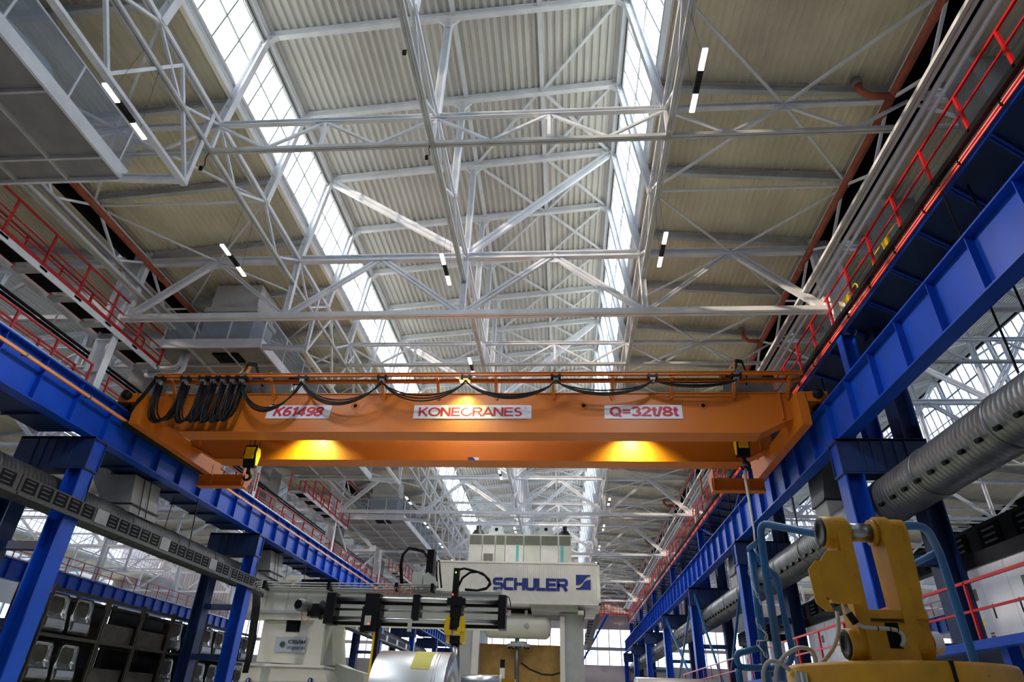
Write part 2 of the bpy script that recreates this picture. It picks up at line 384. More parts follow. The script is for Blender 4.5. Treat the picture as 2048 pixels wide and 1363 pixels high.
# ---------------------------------------------------------------- heavy trusses
ZB,ZT,ZL=12.93,15.30,14.28
def heavy(bx,y):
    t=thing('roof_truss','-','truss',(bx,y,ZB),'heavy roof trusses')
    P=lambda x,z:(bx+x,y,z)
    MB().dbl(P(-11.75,ZB),P(11.75,ZB),.30,.16,.04).build('bottom_chord',WHITE,t)
    MB().ch(P(-11.6,ZT),P(11.6,ZT),.22,.24,.03).build('top_chord',WHITE,t)
    for s in (-1,1):
        MB().dbl(P(s*11.65,ZB),P(s*9,ZT),.26,.14,.03,(0,1,0)).build('diagonal',WHITE,t)
        MB().dbl(P(s*9,ZT),P(s*6,ZB),.14,.08,.03,(0,1,0)).build('diagonal',WHITE,t)
        MB().dbl(P(s*6,ZB),P(s*3,ZT),.20,.10,.04,(0,1,0)).build('diagonal',WHITE,t)
        MB().dbl(P(s*3,ZT),P(0,ZB),.20,.10,.04,(0,1,0)).build('diagonal',WHITE,t)
        MB().bar(P(s*11.65,ZB),P(s*11.65,15.7),.16,.22).build('end_post',WHITE,t)
        MB().ch(P(s*6,ZB),P(s*6,ZT),.16,.18,.02,(1,0,0)).build('post',WHITE,t)
    MB().ch(P(0,ZB),P(0,ZT+.1),.20,.20,.02,(1,0,0)).build('post',WHITE,t)
    for x,z,w_,h in ((0,ZB,.9,.3),(-6,ZB,.7,.28),(6,ZB,.7,.28),(-3,ZT,.7,.3),(3,ZT,.7,.3),(-9,ZT,.8,.34),(9,ZT,.8,.34),(-11.4,ZB,.6,.4),(11.4,ZB,.6,.4)):
        u=1 if z==ZB else -1
        MB().prism([(bx+x-w_/2,z+u*.05),(bx+x+w_/2,z+u*.05),(bx+x+w_/4,z+u*h),(bx+x-w_/4,z+u*h)],y-.012,y+.012).build('gusset_plate',WHITE,t)
    return t
hy=[17.3+12*k for k in range(7)]
def series(fn,ys,lab,bx=0):
    r=None
    for i,y in enumerate(ys):
        if r is None: r=fn(bx,y); y0=y; r['label']=lab(i+1)
        else: copy_tree(r,0,y-y0,lab(i+1))
    return r
TR={}
for bx in BAYS:
    def lab(i,bx=bx):
        if bx==0 and i==1: return 'deep white roof truss spanning the middle bay just before the orange crane'
        return 'deep white roof truss across the %s, %s heavy one from camera'%(BAYN[bx],ORD[i])
    if bx==0: TR[0]=series(heavy,hy,lab)
    else:
        for i,y in enumerate(hy[:6]): copy_tree(TR[0],bx,y-17.3,lab(i+1))
def light(bx,y):
    t=thing('light_truss','-','truss',(bx,y,ZL),'light roof trusses')
    P=lambda x,z:(bx+x,y,z)
    MB().dbl(P(-11.6,ZL),P(11.5,ZL),.16,.10,.02).build('bottom_chord',GREYST,t)
    MB().ch(P(-11.6,ZT),P(11.6,ZT),.14,.14,.02).build('top_chord',WHITE,t)
    for i in range(-4,4):
        MB().bar(P(i*3,ZT-.05),P(i*3+1.5,ZL+.05),.07,.07).build('diagonal',WHITE,t)
        MB().bar(P(i*3+1.5,ZL+.05),P(i*3+3,ZT-.05),.07,.07).build('diagonal',WHITE,t)
    for x in (-6,-3,0,3,6): MB().bar(P(x,ZL),P(x,ZT),.09,.09).build('post',WHITE,t)
    for x in (-9,-3,0,3,9):
        MB().prism([(bx+x-.3,ZT-.05),(bx+x+.3,ZT-.05),(bx+x+.15,ZT-.22),(bx+x-.15,ZT-.22)],y-.01,y+.01).build('gusset_plate',WHITE,t)
    return t
ly=[11.3+12*k for k in range(7)]
def labl(i): 
    return 'shallow white lattice truss nearest the camera, high over the middle bay' if i==1 else 'shallow white lattice truss across the middle bay, %s light one away'%ORD[i]
LT=series(light,ly,labl)
for bx in BAYS[1:]:
    for i,y in enumerate(ly[:6]): copy_tree(LT,bx,y-11.3,'shallow white lattice truss across the %s, %s light one away'%(BAYN[bx],ORD[i+1]))
# lantern frames: posts at both glass sides and in the middle, every 3 m
def lantern(bx,y,heavyf):
    t=thing('lantern_frame','-','roof frame',(bx,y,ZT),'lantern frames')
    P=lambda x,z:(bx+x,y,z)
    MB().ch(P(-6,ZT),P(-5.55,19.1),.20,.22,.02,(1,0,0)).build('side_post',WHITE,t)
    tz=TOPZ.get(bx,20.0)+.2
    MB().ch(P(6,ZT),P(5.3,tz),.20,.22,.02,(1,0,0)).build('side_post',WHITE,t)
    MB().ch(P(0,ZT),P(0,19.5),.22,.20,.02,(1,0,0)).build('middle_post',WHITE,t)
    for s in (-1,1):
        MB().bar(P(s*.02,19.2),P(s*.3,19.55),.07,.05).build('knee_brace',WHITE,t)
        MB().bar(P(-5.6 if s<0 else 5.35,18.7 if s<0 else tz-.4),P(-5.1 if s<0 else 4.85,19.2 if s<0 else tz+.05),.12,.05).build('knee_brace',WHITE,t)
    if heavyf:
        MB().dbl(P(0,ZT+.1),P(-5.4,19.0),.28,.12,.05,(0,1,0)).build('diagonal',WHITE,t)
        MB().dbl(P(0,ZT+.1),P(5.15,tz-.1),.28,.12,.05,(0,1,0)).build('diagonal',WHITE,t)
    return t
for bx in (0,24,-24):
    src={}
    for i in range(28):
        y=Y0+3*i
        if bx and i%2: continue
        hv=(i%4==0); lab='white frame with %s under the %s raised roof, %s from camera'%('big V struts' if hv else 'three posts',{0:'middle',-24:'left',24:'right'}[bx],ORD[i+1])
        if bx==-24: copy_tree((SRC0 if 1 else 0)[hv][0],bx,y-SRC0[hv][1],lab); continue
        if hv not in src:
            r=lantern(bx,y,hv); r['label']=lab; src[hv]=(r,y)
        else: copy_tree(src[hv][0],0,y-src[hv][1],lab)
    if bx==0: SRC0=src
# X bracing on the lantern roof and on the upper chords
def xbrace(name,pts,w,lab,cat='bracing',grp=None,m=WHITE):
    t=thing(name,lab,cat,pts[0],grp)
    for i in range(0,len(pts),2): MB().bar(pts[i],pts[i+1],w,w*.8).build('brace',m,t)
    return t
def zr(x): return 19.22+.1015*(x+5.55)-.02
for k in range(24):
    y=11.3+3*k; q=[V(2.7,y+3,zr(2.7)),V(5.15,y,zr(5.15))]
    if k: q+=[V(2.7,y,zr(2.7)),V(5.15,y+3,zr(5.15))]+([V(.1,y+3,zr(.1)),V(2.6,y,zr(2.6))] if k%2 else [V(.1,y,zr(.1)),V(2.6,y+3,zr(2.6))])
    xbrace('roof_bracing',q,.09,'thin white cross bracing under the raised roof right half, %s from camera'%ORD[k+1],'bracing','raised roof bracing')
for s in (-1,1):
    for k in range(7):
        y=11.3+12*k
        xbrace('roof_bracing',[V(s*9,y,ZT),V(s*6,y-3,ZT),V(s*9,y,ZT),V(s*11.7,y-3,ZT),V(s*9,y,ZT),V(s*6,y+3,ZT),V(s*9,y,ZT),V(s*11.7,y+3,ZT),V(s*6,y+3,ZT),V(s*11.7,y+3,ZT)],.07,'thin cross bracing at the light truss below the %s aisle roof, %s away'%('left' if s<0 else 'right',ORD[k+1]),'bracing','aisle roof cross bracing')
        if k<6: xbrace('roof_bracing',[V(s*9,y+6,ZT),V(s*6,y+3,ZT),V(s*9,y+6,ZT),V(s*11.7,y+3,ZT),V(s*9,y+6,ZT),V(s*6,y+9,ZT),V(s*9,y+6,ZT),V(s*11.7,y+9,ZT)],.06,'thin cross bracing at the heavy truss under the %s aisle roof, %s away'%('left' if s<0 else 'right',ORD[k+1]),'bracing','aisle roof cross bracing')
# centre purlin on lantern roof at x=2.6
tag(MB().bar((2.7,2,zr(2.7)+.05),(2.7,YE,zr(2.7)+.05),.14,.1).build('roof_purlin',WHITE),'long white purlin running down the right half of the lantern roof','beam')
tag(MB().bar((.1,2,zr(0)+.05),(.1,YE,zr(0)+.05),.14,.1).build('roof_purlin',WHITE),'long white ridge purlin above the middle posts of the lantern roof','beam')
# ---------------------------------------------------------------- longitudinal trusses
def longi(x,ya,yb,lab,m2=GREYST):
    t=thing('longitudinal_truss',lab,'truss',(x,ya,ZL),'longitudinal trusses')
    MB().dbl((x,ya,ZL),(x,yb,ZL),.16,.10,.03).build('bottom_chord',m2,t)
    MB().dbl((x,ya,ZT),(x,yb,ZT),.16,.12,.04).build('top_chord',WHITE,t)
    y=ya
    while y<yb-.1:
        MB().bar((x,y,ZT),(x,y+1.5,ZL),.07,.07).build('diagonal',WHITE,t); MB().bar((x,y+1.5,ZL),(x,y+3,ZT),.07,.07).build('diagonal',WHITE,t)
        y+=3
    return t
nn={0:'along the middle of the hall',-6:'below the left lantern glazing',6:'below the right lantern glazing',-11.55:'beside the left column row',11.55:'beside the right column row'}
ref=None
for x in (0,-6,6,-11.55,11.55):
    for k in range(7):
        lb='white lattice truss lengthwise %s, %s span from camera'%(nn[x],ORD[k+1])
        if ref is None: ref=longi(0,5.3,17.3,lb)
        else: copy_tree(ref,x,12*k,lb)
for s in (-1,1):
    for k in range(6): copy_tree(ref,s*24,12*k,'white lattice truss lengthwise through the %s bay, %s span away'%('left' if s<0 else 'right',ORD[k+1]))
# ================================================================ columns
def column(s,y,right):
    X=s*12
    t=thing('hall_column','-','column',(X,y,0),'hall columns')
    zb=12.0 if right else 9.9
    MB().ch((X,y,zb),(X,y,15.7),.30,.55,.03,(1,0,0)).build('upper_shaft',WHITE,t)
    if right:
        MB().ch((X-.04*s,y,8.5),(X-.04*s,y,12.0),.34,.40,.03,(1,0,0)).build('lower_shaft',BLUE,t)
    else:
        for z in (10.8,12.0,13.2): MB().box(X-.28,X+.28,y-.15,y+.15,z,z+.03).build('stiffener',WHITE,t)
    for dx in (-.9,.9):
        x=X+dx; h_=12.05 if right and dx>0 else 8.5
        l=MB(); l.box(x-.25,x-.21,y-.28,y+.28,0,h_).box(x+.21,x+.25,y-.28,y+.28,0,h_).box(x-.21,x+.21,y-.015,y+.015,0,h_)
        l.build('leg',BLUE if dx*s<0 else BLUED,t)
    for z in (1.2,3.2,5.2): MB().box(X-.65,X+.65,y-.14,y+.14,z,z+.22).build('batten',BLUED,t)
    h=MB(); h.box(X-1.2,X+1.2,y-.30,y-.27,7.55,8.5).box(X-1.2,X+1.2,y+.27,y+.30,7.55,8.5).box(X-1.2,X+1.2,y-.3,y+.3,8.42,8.48).box(X-1.2,X+1.2,y-.3,y+.3,7.5,7.56)
    for dx in (-.6,-.3,0,.3,.6): h.box(X+dx-.015,X+dx+.015,y-.3,y-.33,7.55,8.45)
    h.build('head_beam',BLUED,t)
    return t
for s,nm in ((-1,'left'),(1,'right')):
    r=None
    for k in range(8):
        y=5.3+12*k
        if y>YE: continue
        lb='%s column row: %s tall column, %s from camera'%(nm,'blue twin-leg' if s>0 else 'white-topped blue twin-leg',ORD[k+1])
        if r is None: r=column(s,y,s>0); r['label']=lb
        else: copy_tree(r,0,12*k,lb)
# columns of the neighbouring rows
for s,nm in ((-1,'left'),(1,'right')):
    r=None
    for k in range(1,7):
        y=5.3+12*k; X=s*36
        lb='distant column standing beyond the %s neighbouring bay, %s away'%(nm,ORD[k])
        if r is None:
            r=thing('far_column',lb,'column',(X,y,0),'far columns'); 
            MB().ch((X,y,9.4),(X,y,15.4),.3,.5,.03,(1,0,0)).build('upper_shaft',WHITE,r)
            for dx in (-.9,0): MB().box(X+dx-.2,X+dx+.2,y-.2,y+.2,0,8.4).build('leg',BLUE,r)
            ry=y
        else: copy_tree(r,0,y-ry,lb)
# ================================================================ crane runways
def girder(X,s,y0,y1,lab,rail=True):
    # s: side of the hall centre seen from girder (towards +s is centre)
    t=thing('crane_runway_girder',lab,'girder',(X,y0,8.5),'crane runway girders')
    MB().box(X-.012,X+.012,y0,y1,8.54,9.76).build('web',BLUE,t)
    MB().box(X-.20,X+.20,y0+.01,y1-.01,9.76,9.80).build('top_flange',BLUED if 0 else BLUE,t)
    MB().box(X-.20,X+.20,y0+.01,y1-.01,8.50,8.54).build('bottom_flange',BLUE,t)
    y=y0+.15
    while y<y1:
        for q in (-1,1): MB().box(min(X+q*.012,X+q*.17),max(X+q*.012,X+q*.17),y-.01,y+.01,8.54,9.76).build('stiffener',BLUE,t)
        y+=1.5
    if rail:
        r=MB(); r.box(X-.06,X+.06,y0,y1,9.80,9.82); r.box(X-.015,X+.015,y0,y1,9.82,9.88); r.box(X-.035,X+.035,y0,y1,9.88,9.93); r.build('crane_rail',STEELD,t)
        y=y0+.4; c=MB()
        while y<y1: c.box(X-.13,X-.07,y,y+.08,9.8,9.84); c.box(X+.07,X+.13,y,y+.08,9.8,9.84); y+=.75
        c.build('rail_clips',BLACK,t)
    return t
for s,nm in ((-1,'left'),(1,'right')):
    r=None
    for k in range(8):
        y=-6.7+12*k; lb='blue plate girder with upright stiffeners carrying the %s crane rail, %s span'%(nm,ORD[k+1])
        if r is None: r=girder(s*11.1,-s,y,y+12,lb)
        else: copy_tree(r,0,12*k,lb)
        if k<7: copy_tree(r,s*24,12*k,'far blue crane girder across the %s neighbouring bay, %s span'%(nm,ORD[k+1]))
# horizontal brace deck beside the left girder (dark underside with openings)
for s in (-1,):
    for k in range(7):
        y=5.3+12*k-0; X=s*12
        t=thing('surge_deck','dark deck plates under the %s crane rail between columns, %s span'%('left' if s<0 else 'right',ORD[k+1]),'deck',(X,y,8.6),'surge decks')
        MB().box(X-.85 if s>0 else X-.7,X+.7 if s>0 else X+.85,y+.35,y+11.65,8.62,8.64).build('plate',BLUED,t)
        yy=y+1.2
        while yy<y+11.6: MB().box(X-.7,X+.7,yy-.03,yy+.03,8.54,8.62).build('cross_rib',BLUED,t); yy+=1.5
# orange conductor bar with joints on the left girder
t=thing('conductor_bar','long orange conductor bar clipped along the left crane girder','conductor',(-10.86,-6,9.4))
MB().box(-10.88,-10.82,-6,YE,9.39,9.47).build('bar',ORG2,t)
y=0.6
while y<YE:
    MB().box(-10.89,-10.81,y,y+.06,9.38,9.48).build('joint',GALV,t); MB().box(-11.0,-10.87,y+.01,y+.04,9.41,9.44).build('bracket',BLUED,t); y+=2.6
# ================================================================ walkways
def railing_run(t,x,y0,y1,z,h=1.1,n=None,m=RED,toe=True,kick=.0,ez=0):
    L=y1-y0; n=n or max(1,int(round(L/1.5)))
    MB().box(x-.025,x+.025,y0,y1,z+h-.05,z+h).build('top_rail',m,t)
    MB().box(x-.018,x+.018,y0,y1,z+h*.52,z+h*.52+.035).build('middle_rail',m,t)
    MB().box(x-.018,x+.018,y0,y1,z+h*.26,z+h*.26+.03).build('lower_rail',m,t) if ez else None
    if toe: MB().box(x-.01,x+.01,y0,y1,z+.0,z+.12).build('toe_board',m,t)
    for i in range(n+1):
        y=y0+L*i/n; MB().box(x-.03,x+.03,y-.03,y+.03,z,z+h).build('post',m,t)
# left upper walkway (pale frame, dark grating, red rails) between the roof platforms
for k,(a,b_) in enumerate(((3.0,19.6),(34.9,43.4),(58.9,67.4))):
    x0,x1=-12.55,-11.62; z=12.35
    t=thing('upper_walkway','pale steel walkway with red railings high on the left, %s stretch from camera'%ORD[k+1],'walkway',(-12,a,z),'left upper walkways')
    MB().box(x1-.03,x1,a,b_,z-.2,z+.03).build('side_beam',WHITE,t); MB().box(x0,x0+.03,a,b_,z-.2,z+.03).build('side_beam',WHITE,t)
    y=a
    while y<b_-.2: MB().box(x0+.15,x1-.15,y+.35,min(y+1.35,b_),z-.03,z).build('grating_panel',DARK,t); y+=1.5
    y=a
    while y<b_: MB().box(x0,x1,y,y+.3,z-.10,z-.02).build('cross_member',GREYST,t); y+=1.5
    railing_run(t,x1,a,b_,z,1.15,ez=1); railing_run(t,x0,a,b_,z,1.15)
# busbars / dark trunking under the left upper walkway
t=thing('cable_trunking','black cable trunking hanging under the left upper walkway','trunking',(-12.8,3,11.6))
for dx,dz in ((0,0),(.16,.05),(.3,-.05)): MB().tube([(-12.9+dx,3,11.7+dz),(-12.9+dx,80,11.7+dz)],.045).build('cable_run',BLACK,t)
y=4
while y<80: MB().bar((-12.9,y,11.62),(-12.9,y,12.3),.04,.04).build('hanger',GREYST,t); y+=3
# left lower walkway on the crane girder, rails broken by the columns
for k in range(7):
    y0=5.75+12*k; z=9.86
    t=thing('rail_walkway','red handrail along the left crane rail between two columns, %s length'%ORD[k+1],'railing',(-12,y0,z),'left crane rail handrails')
    railing_run(t,-11.75,y0,y0+11.1,z,1.05,7); railing_run(t,-12.35,y0,y0+11.1,z,1.05,7)
    MB().box(-12.4,-11.3,y0,y0+11.1,z-.06,z-.02).build('deck',BLUED,t)
# right upper walkway
t=thing('upper_walkway','blue walkway high on the right with red rail and ribbed dark underside','walkway',(12.6,2,12.1))
XB=11.86
MB().box(XB,14.1,2,YE-.5,12.10,12.13).build('deck_plate',BLUED,t)
MB().box(XB-.01,XB+.02,2,YE-.5,11.95,12.25).build('edge_beam',BLUE,t)
MB().box(13.4,13.5,2,YE-.5,11.7,12.1).build('outer_beam',BLUED,t)
y=2.0
while y<YE-1: MB().dbl((XB,y-.0,12.04),(13.4,y+.9,12.04),.13,.06,.03).build('rib',BLUE,t); y+=1.5
MB().box(11.55,11.66,2,YE-.5,12.08,12.22).build('kick_channel',BLACK,t)
railing_run(t,11.58,2,YE-.5,12.12,1.08,58,toe=False)
t=thing('conductor_bar','thin red conductor lines clipped under the right upper walkway edge','conductor',(11.76,2,12.0))
for dx,dz in ((0,0),(.06,-.05)): MB().tube([(11.67+dx*.5,2,12.0+dz),(11.67+dx*.5,YE-1,12.0+dz)],.026,6).build('conductor_line',REDC,t)
y=2.7
while y<YE-1: MB().box(11.64,11.74,y-.02,y+.02,11.93,12.08).build('insulator',BLACK,t); y+=1.5
# pipes
def pipe(name,lab,pts,r,m,cat='pipe',n=12):
    o=MB().tube(pts,r,n).build(name,m); return tag(o,lab,cat)
for s,nm in ((1,'right'),(-1,'left')):
    t=thing('drain_pipe','thick red-brown drain pipe running the length of the hall, %s side'%nm,'pipe',(s*11.5,2,15.15))
    MB().tube([(s*11.5,2,15.15),(s*11.5,YE-1,15.15)],.105,16).build('main_run',PIPE,t)
    for k in range(7):
        y=11.0+12*k
        a=MB().tube([(s*10.75,y,15.62),(s*10.78,y,15.35),(s*10.95,y,15.15),(s*11.5,y,15.12)],.085,12).build('branch',PIPE,t)
        MB().cyl((s*10.75,y,15.55),(s*10.75,y,15.75),.13,16).build('roof_collar',CONC,a)
    y=3
    while y<YE: MB().cyl((s*11.5,y,15.15),(s*11.5,y+.05,15.15),.115,16).build('coupling',PIPE,t); y+=3
pipe('conduit','upper of two pale steel pipes along the right wall walkway',[(11.35,2,13.55),(11.35,YE-2,13.55)],.06,CAB)
pipe('conduit','lower of two pale steel pipes along the right wall walkway',[(11.5,2,13.45),(11.5,YE-2,13.45)],.05,CAB)
tag(MB().dbl((11.1,2,13.6),(11.1,YE,13.6),.2,.1,.03).build('cable_tray',GREYST),'pale slotted cable tray running beside the right-hand steel pipes','cable tray')
tag(MB().dbl((-11.35,2,13.75),(-11.35,YE,13.75),.22,.1,.03).build('cable_tray',GREYST),'grey slotted cable tray high along the left column row','cable tray')
# ================================================================ roof platforms with ventilation units
def platform(ya,yb,lab,i):
    x0,x1=-12.0,-7.75; z=13.0
    t=thing('roof_platform',lab,'platform',(x0,ya,z),'roof plant platforms')
    MB().box(x0,x1,ya,yb,z+.06,z+.10).build('floor_plate',CONC,t)
    MB().box(x1-.05,x1+.02,ya,yb,z-.06,z+.3).build('edge_beam',WHITE,t)
    MB().box(x0,x1,ya-.02,ya+.05,z-.06,z+.3).build('edge_beam',WHITE,t); MB().box(x0,x1,yb-.05,yb+.02,z-.06,z+.1).build('edge_beam',WHITE,t)
    y=ya+1.5
    while y<yb-.3: MB().box(x0,x1,y-.03,y+.03,z-.04,z+.06).build('joist',GREYST,t); y+=1.9
    for xx in (-10.6,-9.2): MB().box(xx-.03,xx+.03,ya,yb,z-.03,z+.06).build('joist',GREYST,t)
    MB().box(-9.9,-8.9,ya+.6,ya+1.3,z-.01,z+.05).build('hatch',DARK,t)
    # parapet: posts and dusty clear panels along hall edge and front
    p=MB(); y=ya
    p.box(x1-.03,x1+.01,ya,yb,z+1.35,z+1.4)
    f=p.build('parapet_rail',MESHM,t)
    while y<=yb+.1: MB().box(x1-.02,x1+.02,y-.025,y+.025,z+.3,z+1.38).build('parapet_post',WHITE,t); y+=1.9
    MB().box(x1-.005,x1+.005,ya,yb,z+.3,z+1.36).build('parapet_panel',GLASSP,t)
    for xx in (-11.6,-10.4,-9.1,x1): MB().box(xx-.025,xx+.025,ya-.02,ya+.02,z+.3,z+1.38).build('parapet_post',WHITE,t)
    MB().box(-11.6,x1,ya-.005,ya+.005,z+.3,z+1.36).build('parapet_panel',GLASSP,t)
    MB().box(-11.6,x1,ya-.02,ya+.02,z+1.35,z+1.4).build('parapet_rail',MESHM,t)
    # hangers out to x=-6
    for y in (ya+.1,yb-.05):
        MB().ch((x1,y,z),(-6.05,y,z-.12),.14,.2,.02).build('support_beam',WHITE,t)
        MB().dbl((-6.05,y,z-.2),(-6.0,y,ZT),.12,.12,.03,(0,1,0)).build('hanger',WHITE,t)
    y=ya+.1; n=int((yb-ya)/3.0)
    dy=(yb-ya-.15)/n
    MB().bar((-6.05,ya,z-.25),(-6.05,yb,z-.25),.16,.10).build('lower_chord',WHITE,t)
    for q in range(n):
        MB().bar((-6.05,ya+.1+q*dy,z-.2),(-6.0,ya+.1+(q+.5)*dy,ZT-.1),.08,.08).build('diagonal',WHITE,t)
        MB().bar((-6.05,ya+.1+(q+1)*dy,z-.2),(-6.0,ya+.1+(q+.5)*dy,ZT-.1),.08,.08).build('diagonal',WHITE,t)
    # plant on the platform
    u=thing('ventilation_unit','grey boxy ventilation unit standing on roof platform, %s from camera'%ORD[i],'ventilation unit',(-9.3,ya+1,z+.1),'roof ventilation units')
    yy=ya+.12 if i>1 else yb-6.5
    MB().box(-10.3,-8.35,yy,yy+1.6,z+.1,z+1.55).build('lower_casing',HVACM,u)
    MB().box(-10.38,-8.27,yy-.08,yy+1.68,z+1.55,z+1.75).build('flange_band',HVACM,u)
    MB().box(-10.25,-8.4,yy+.05,yy+1.55,z+1.75,z+2.85).build('upper_duct',HVACM,u)
    MB().box(-9.9,-8.9,yy-.012,yy,z+.5,z+1.3).build('access_panel',GREYST,u)
    d=thing('round_duct','pale curved round duct lying on roof platform, %s from camera'%ORD[i],'duct',(-9,yb-3,z+.6),'round platform ducts')
    MB().tube([(-9.4,yb-5.5,z+.8),(-8.9,yb-4.2,z+.8),(-8.7,yb-2.6,z+.8),(-9.2,yb-1.4,z+.8),(-10.4,yb-1.0,z+.8)],.5,20).build('bend',CAB,d)
    MB().cyl((-9.4,yb-5.5,z+.8),(-9.46,yb-5.66,z+.8),.55,20).build('collar',GALV,d)
    for yy in (ya+.6,ya+1.2):
        pass
platform(-4.6,10.95,'white roof platform with clear panel parapet nearest the camera, top left',1)
platform(19.35,34.8,'white roof platform with clear panel parapet over the crane left end',2)
platform(43.4,58.8,'distant white roof platform on the left beyond the second walkway',3)
# bent white pipes at platform end
for i,(dx,dz) in enumerate(((0,0),(.18,-.28))):
    pipe('bent_pipe','%s of two bent white pipes hanging below the platform over the crane'%('upper' if i==0 else 'lower'),
      [(-11.0+dx,19.9,13.0),(-11.0+dx,19.9,12.6+dz),(-11.12+dx,19.9,12.42+dz),(-11.35,19.9,12.36+dz),(-12.2,19.9,12.36+dz)],.09,CAB)
# ================================================================ luminaires
def lamp(x,y,z,lab,power):
    power=power*4
    t=thing('tube_lamp',lab,'lamp',(x,y,z),'twin tube lamps')
    L=.50
    for a,b_ in ((-.72,-.27),(.27,.72)):
        MB().box(x-.05,x+.05,y+a,y+b_,z-.025,z).build('lit_tube',LAMPE,t)
    MB().box(x-.055,x+.055,y-.27,y+.27,z-.02,z+.05).build('ballast_box',BLKST,t)
    MB().box(x-.055,x+.055,y-.74,y+.74,z,z+.03).build('reflector',CAB,t)
    for dy in (-.5,.5): MB().bar((x,y+dy,z+.03),(x,y+dy*.6,14.23),.008,.008).build('suspension_wire',GALV,t)
    area('lamp_light',(x,y,z-.06),.12,power,color=(.96,.98,1),sy=1.4)
LP=60
ln={-6:'left',0:'middle',6:'right'}
for x,ys in ((-6,(8.55,13.7,26.0,37.2,43,49,55)),(0,(14.3,20.2,32.3,44)),(6,(8.35,13.6,25.6,37,43,49,55,61))):
    for i,y in enumerate(ys): lamp(x,y,12.5,'lit twin tube lamp in the %s lamp row, %s from camera'%(ln[x],ORD[i+1]),LP)

for i,(u,v,Y_,L) in enumerate(((822,62,8.6,.75),(862,286,11.3,.5),(418,305,11.3,.55))):
    a=at(u,v,Y_)
    t=thing('dangling_cable',('black cable with plug hanging from the middle lattice truss, near top edge','black cable hanging where the middle trusses cross','black cable hanging at the left crossing of the nearest light truss')[i],'cable',a)
    MB().tube([a,a+V(-.04,0,-L*.4),a+V(.0,.02,-L*.8),a+V(-.06,0,-L)],.012,6).build('cable',BLACK,t); MB().box(a.x-.1,a.x-.02,a.y-.03,a.y+.03,a.z-L-.08,a.z-L+.04).build('plug',BLACK,t)
# ================================================================ overhead crane
def pb(u0,v0,u1,v1,Y):
    um,vm=(u0+u1)/2,(v0+v1)/2
    return at(u0,vm,Y).x,at(u1,vm,Y).x,at(um,v1,Y).z,at(um,v0,Y).z
def pbox(b,u0,v0,u1,v1,Y,d):
    x0,x1,z0,z1=pb(u0,v0,u1,v1,Y); return b.box(x0,x1,Y,Y+d,z0,z1)
ZTOP,ZBOT=10.68,9.30
cr=thing('overhead_crane','big orange double-girder overhead crane spanning the hall on the blue runways','crane',(0,18.6,9.3))
def main_girder(ya,yb,front):
    t=.02; lo,hi=(9.35,10.55)
    poly=[(-hi,ZTOP-.03),(-hi,9.9),(-lo,ZBOT+.03),(lo,ZBOT+.03),(hi,9.9),(hi,ZTOP-.03)]
    g=MB().prism(poly,ya+.03,yb-.03).build('main_girder',ORANGE,cr)
    b=MB(); b.box(-hi,hi,ya-.02,yb+.02,ZTOP-.03,ZTOP); 
    b.build('top_flange',ORANGE,g)
    b=MB(); b.box(-lo,lo,ya-.03,yb+.03,ZBOT,ZBOT+.03)
    for s in (-1,1): b.bar((s*lo,(ya+yb)/2,ZBOT+.015),(s*hi,(ya+yb)/2,9.885),yb-ya+.06,.03)
    b.build('bottom_flange',ORANGE,g)
    for x in (-10.1,10.1): MB().box(x-.012,x+.012,ya-.1,ya+.03,9.75,ZTOP).build('end_stiffener',ORANGE,g)
    for x in ((-6.34,-3.53,3.97,7.74) if front else (-7.2,-1.5,3.2,6.5)):
        MB().lathe((x,ya+.035,10.24),(0,-1,0),[(0,.135),(.012,.135),(.012,.07),(0.0,.065)],24).build('port_ring',ORANGE,g)
        MB().lathe((x,ya+.03,10.24),(0,-1,0),[(.004,0.0001),(.004,.066)],20).build('port_hole',DARK,g)
    r=MB().box(-10.2,10.2,yb-.25 if front else ya+.2,yb-.2 if front else ya+.25,ZTOP,ZTOP+.05).build('trolley_rail',STEELD,g)
    return g
G1=main_girder(18.6,19.28,True); G2=main_girder(21.22,21.9,False)
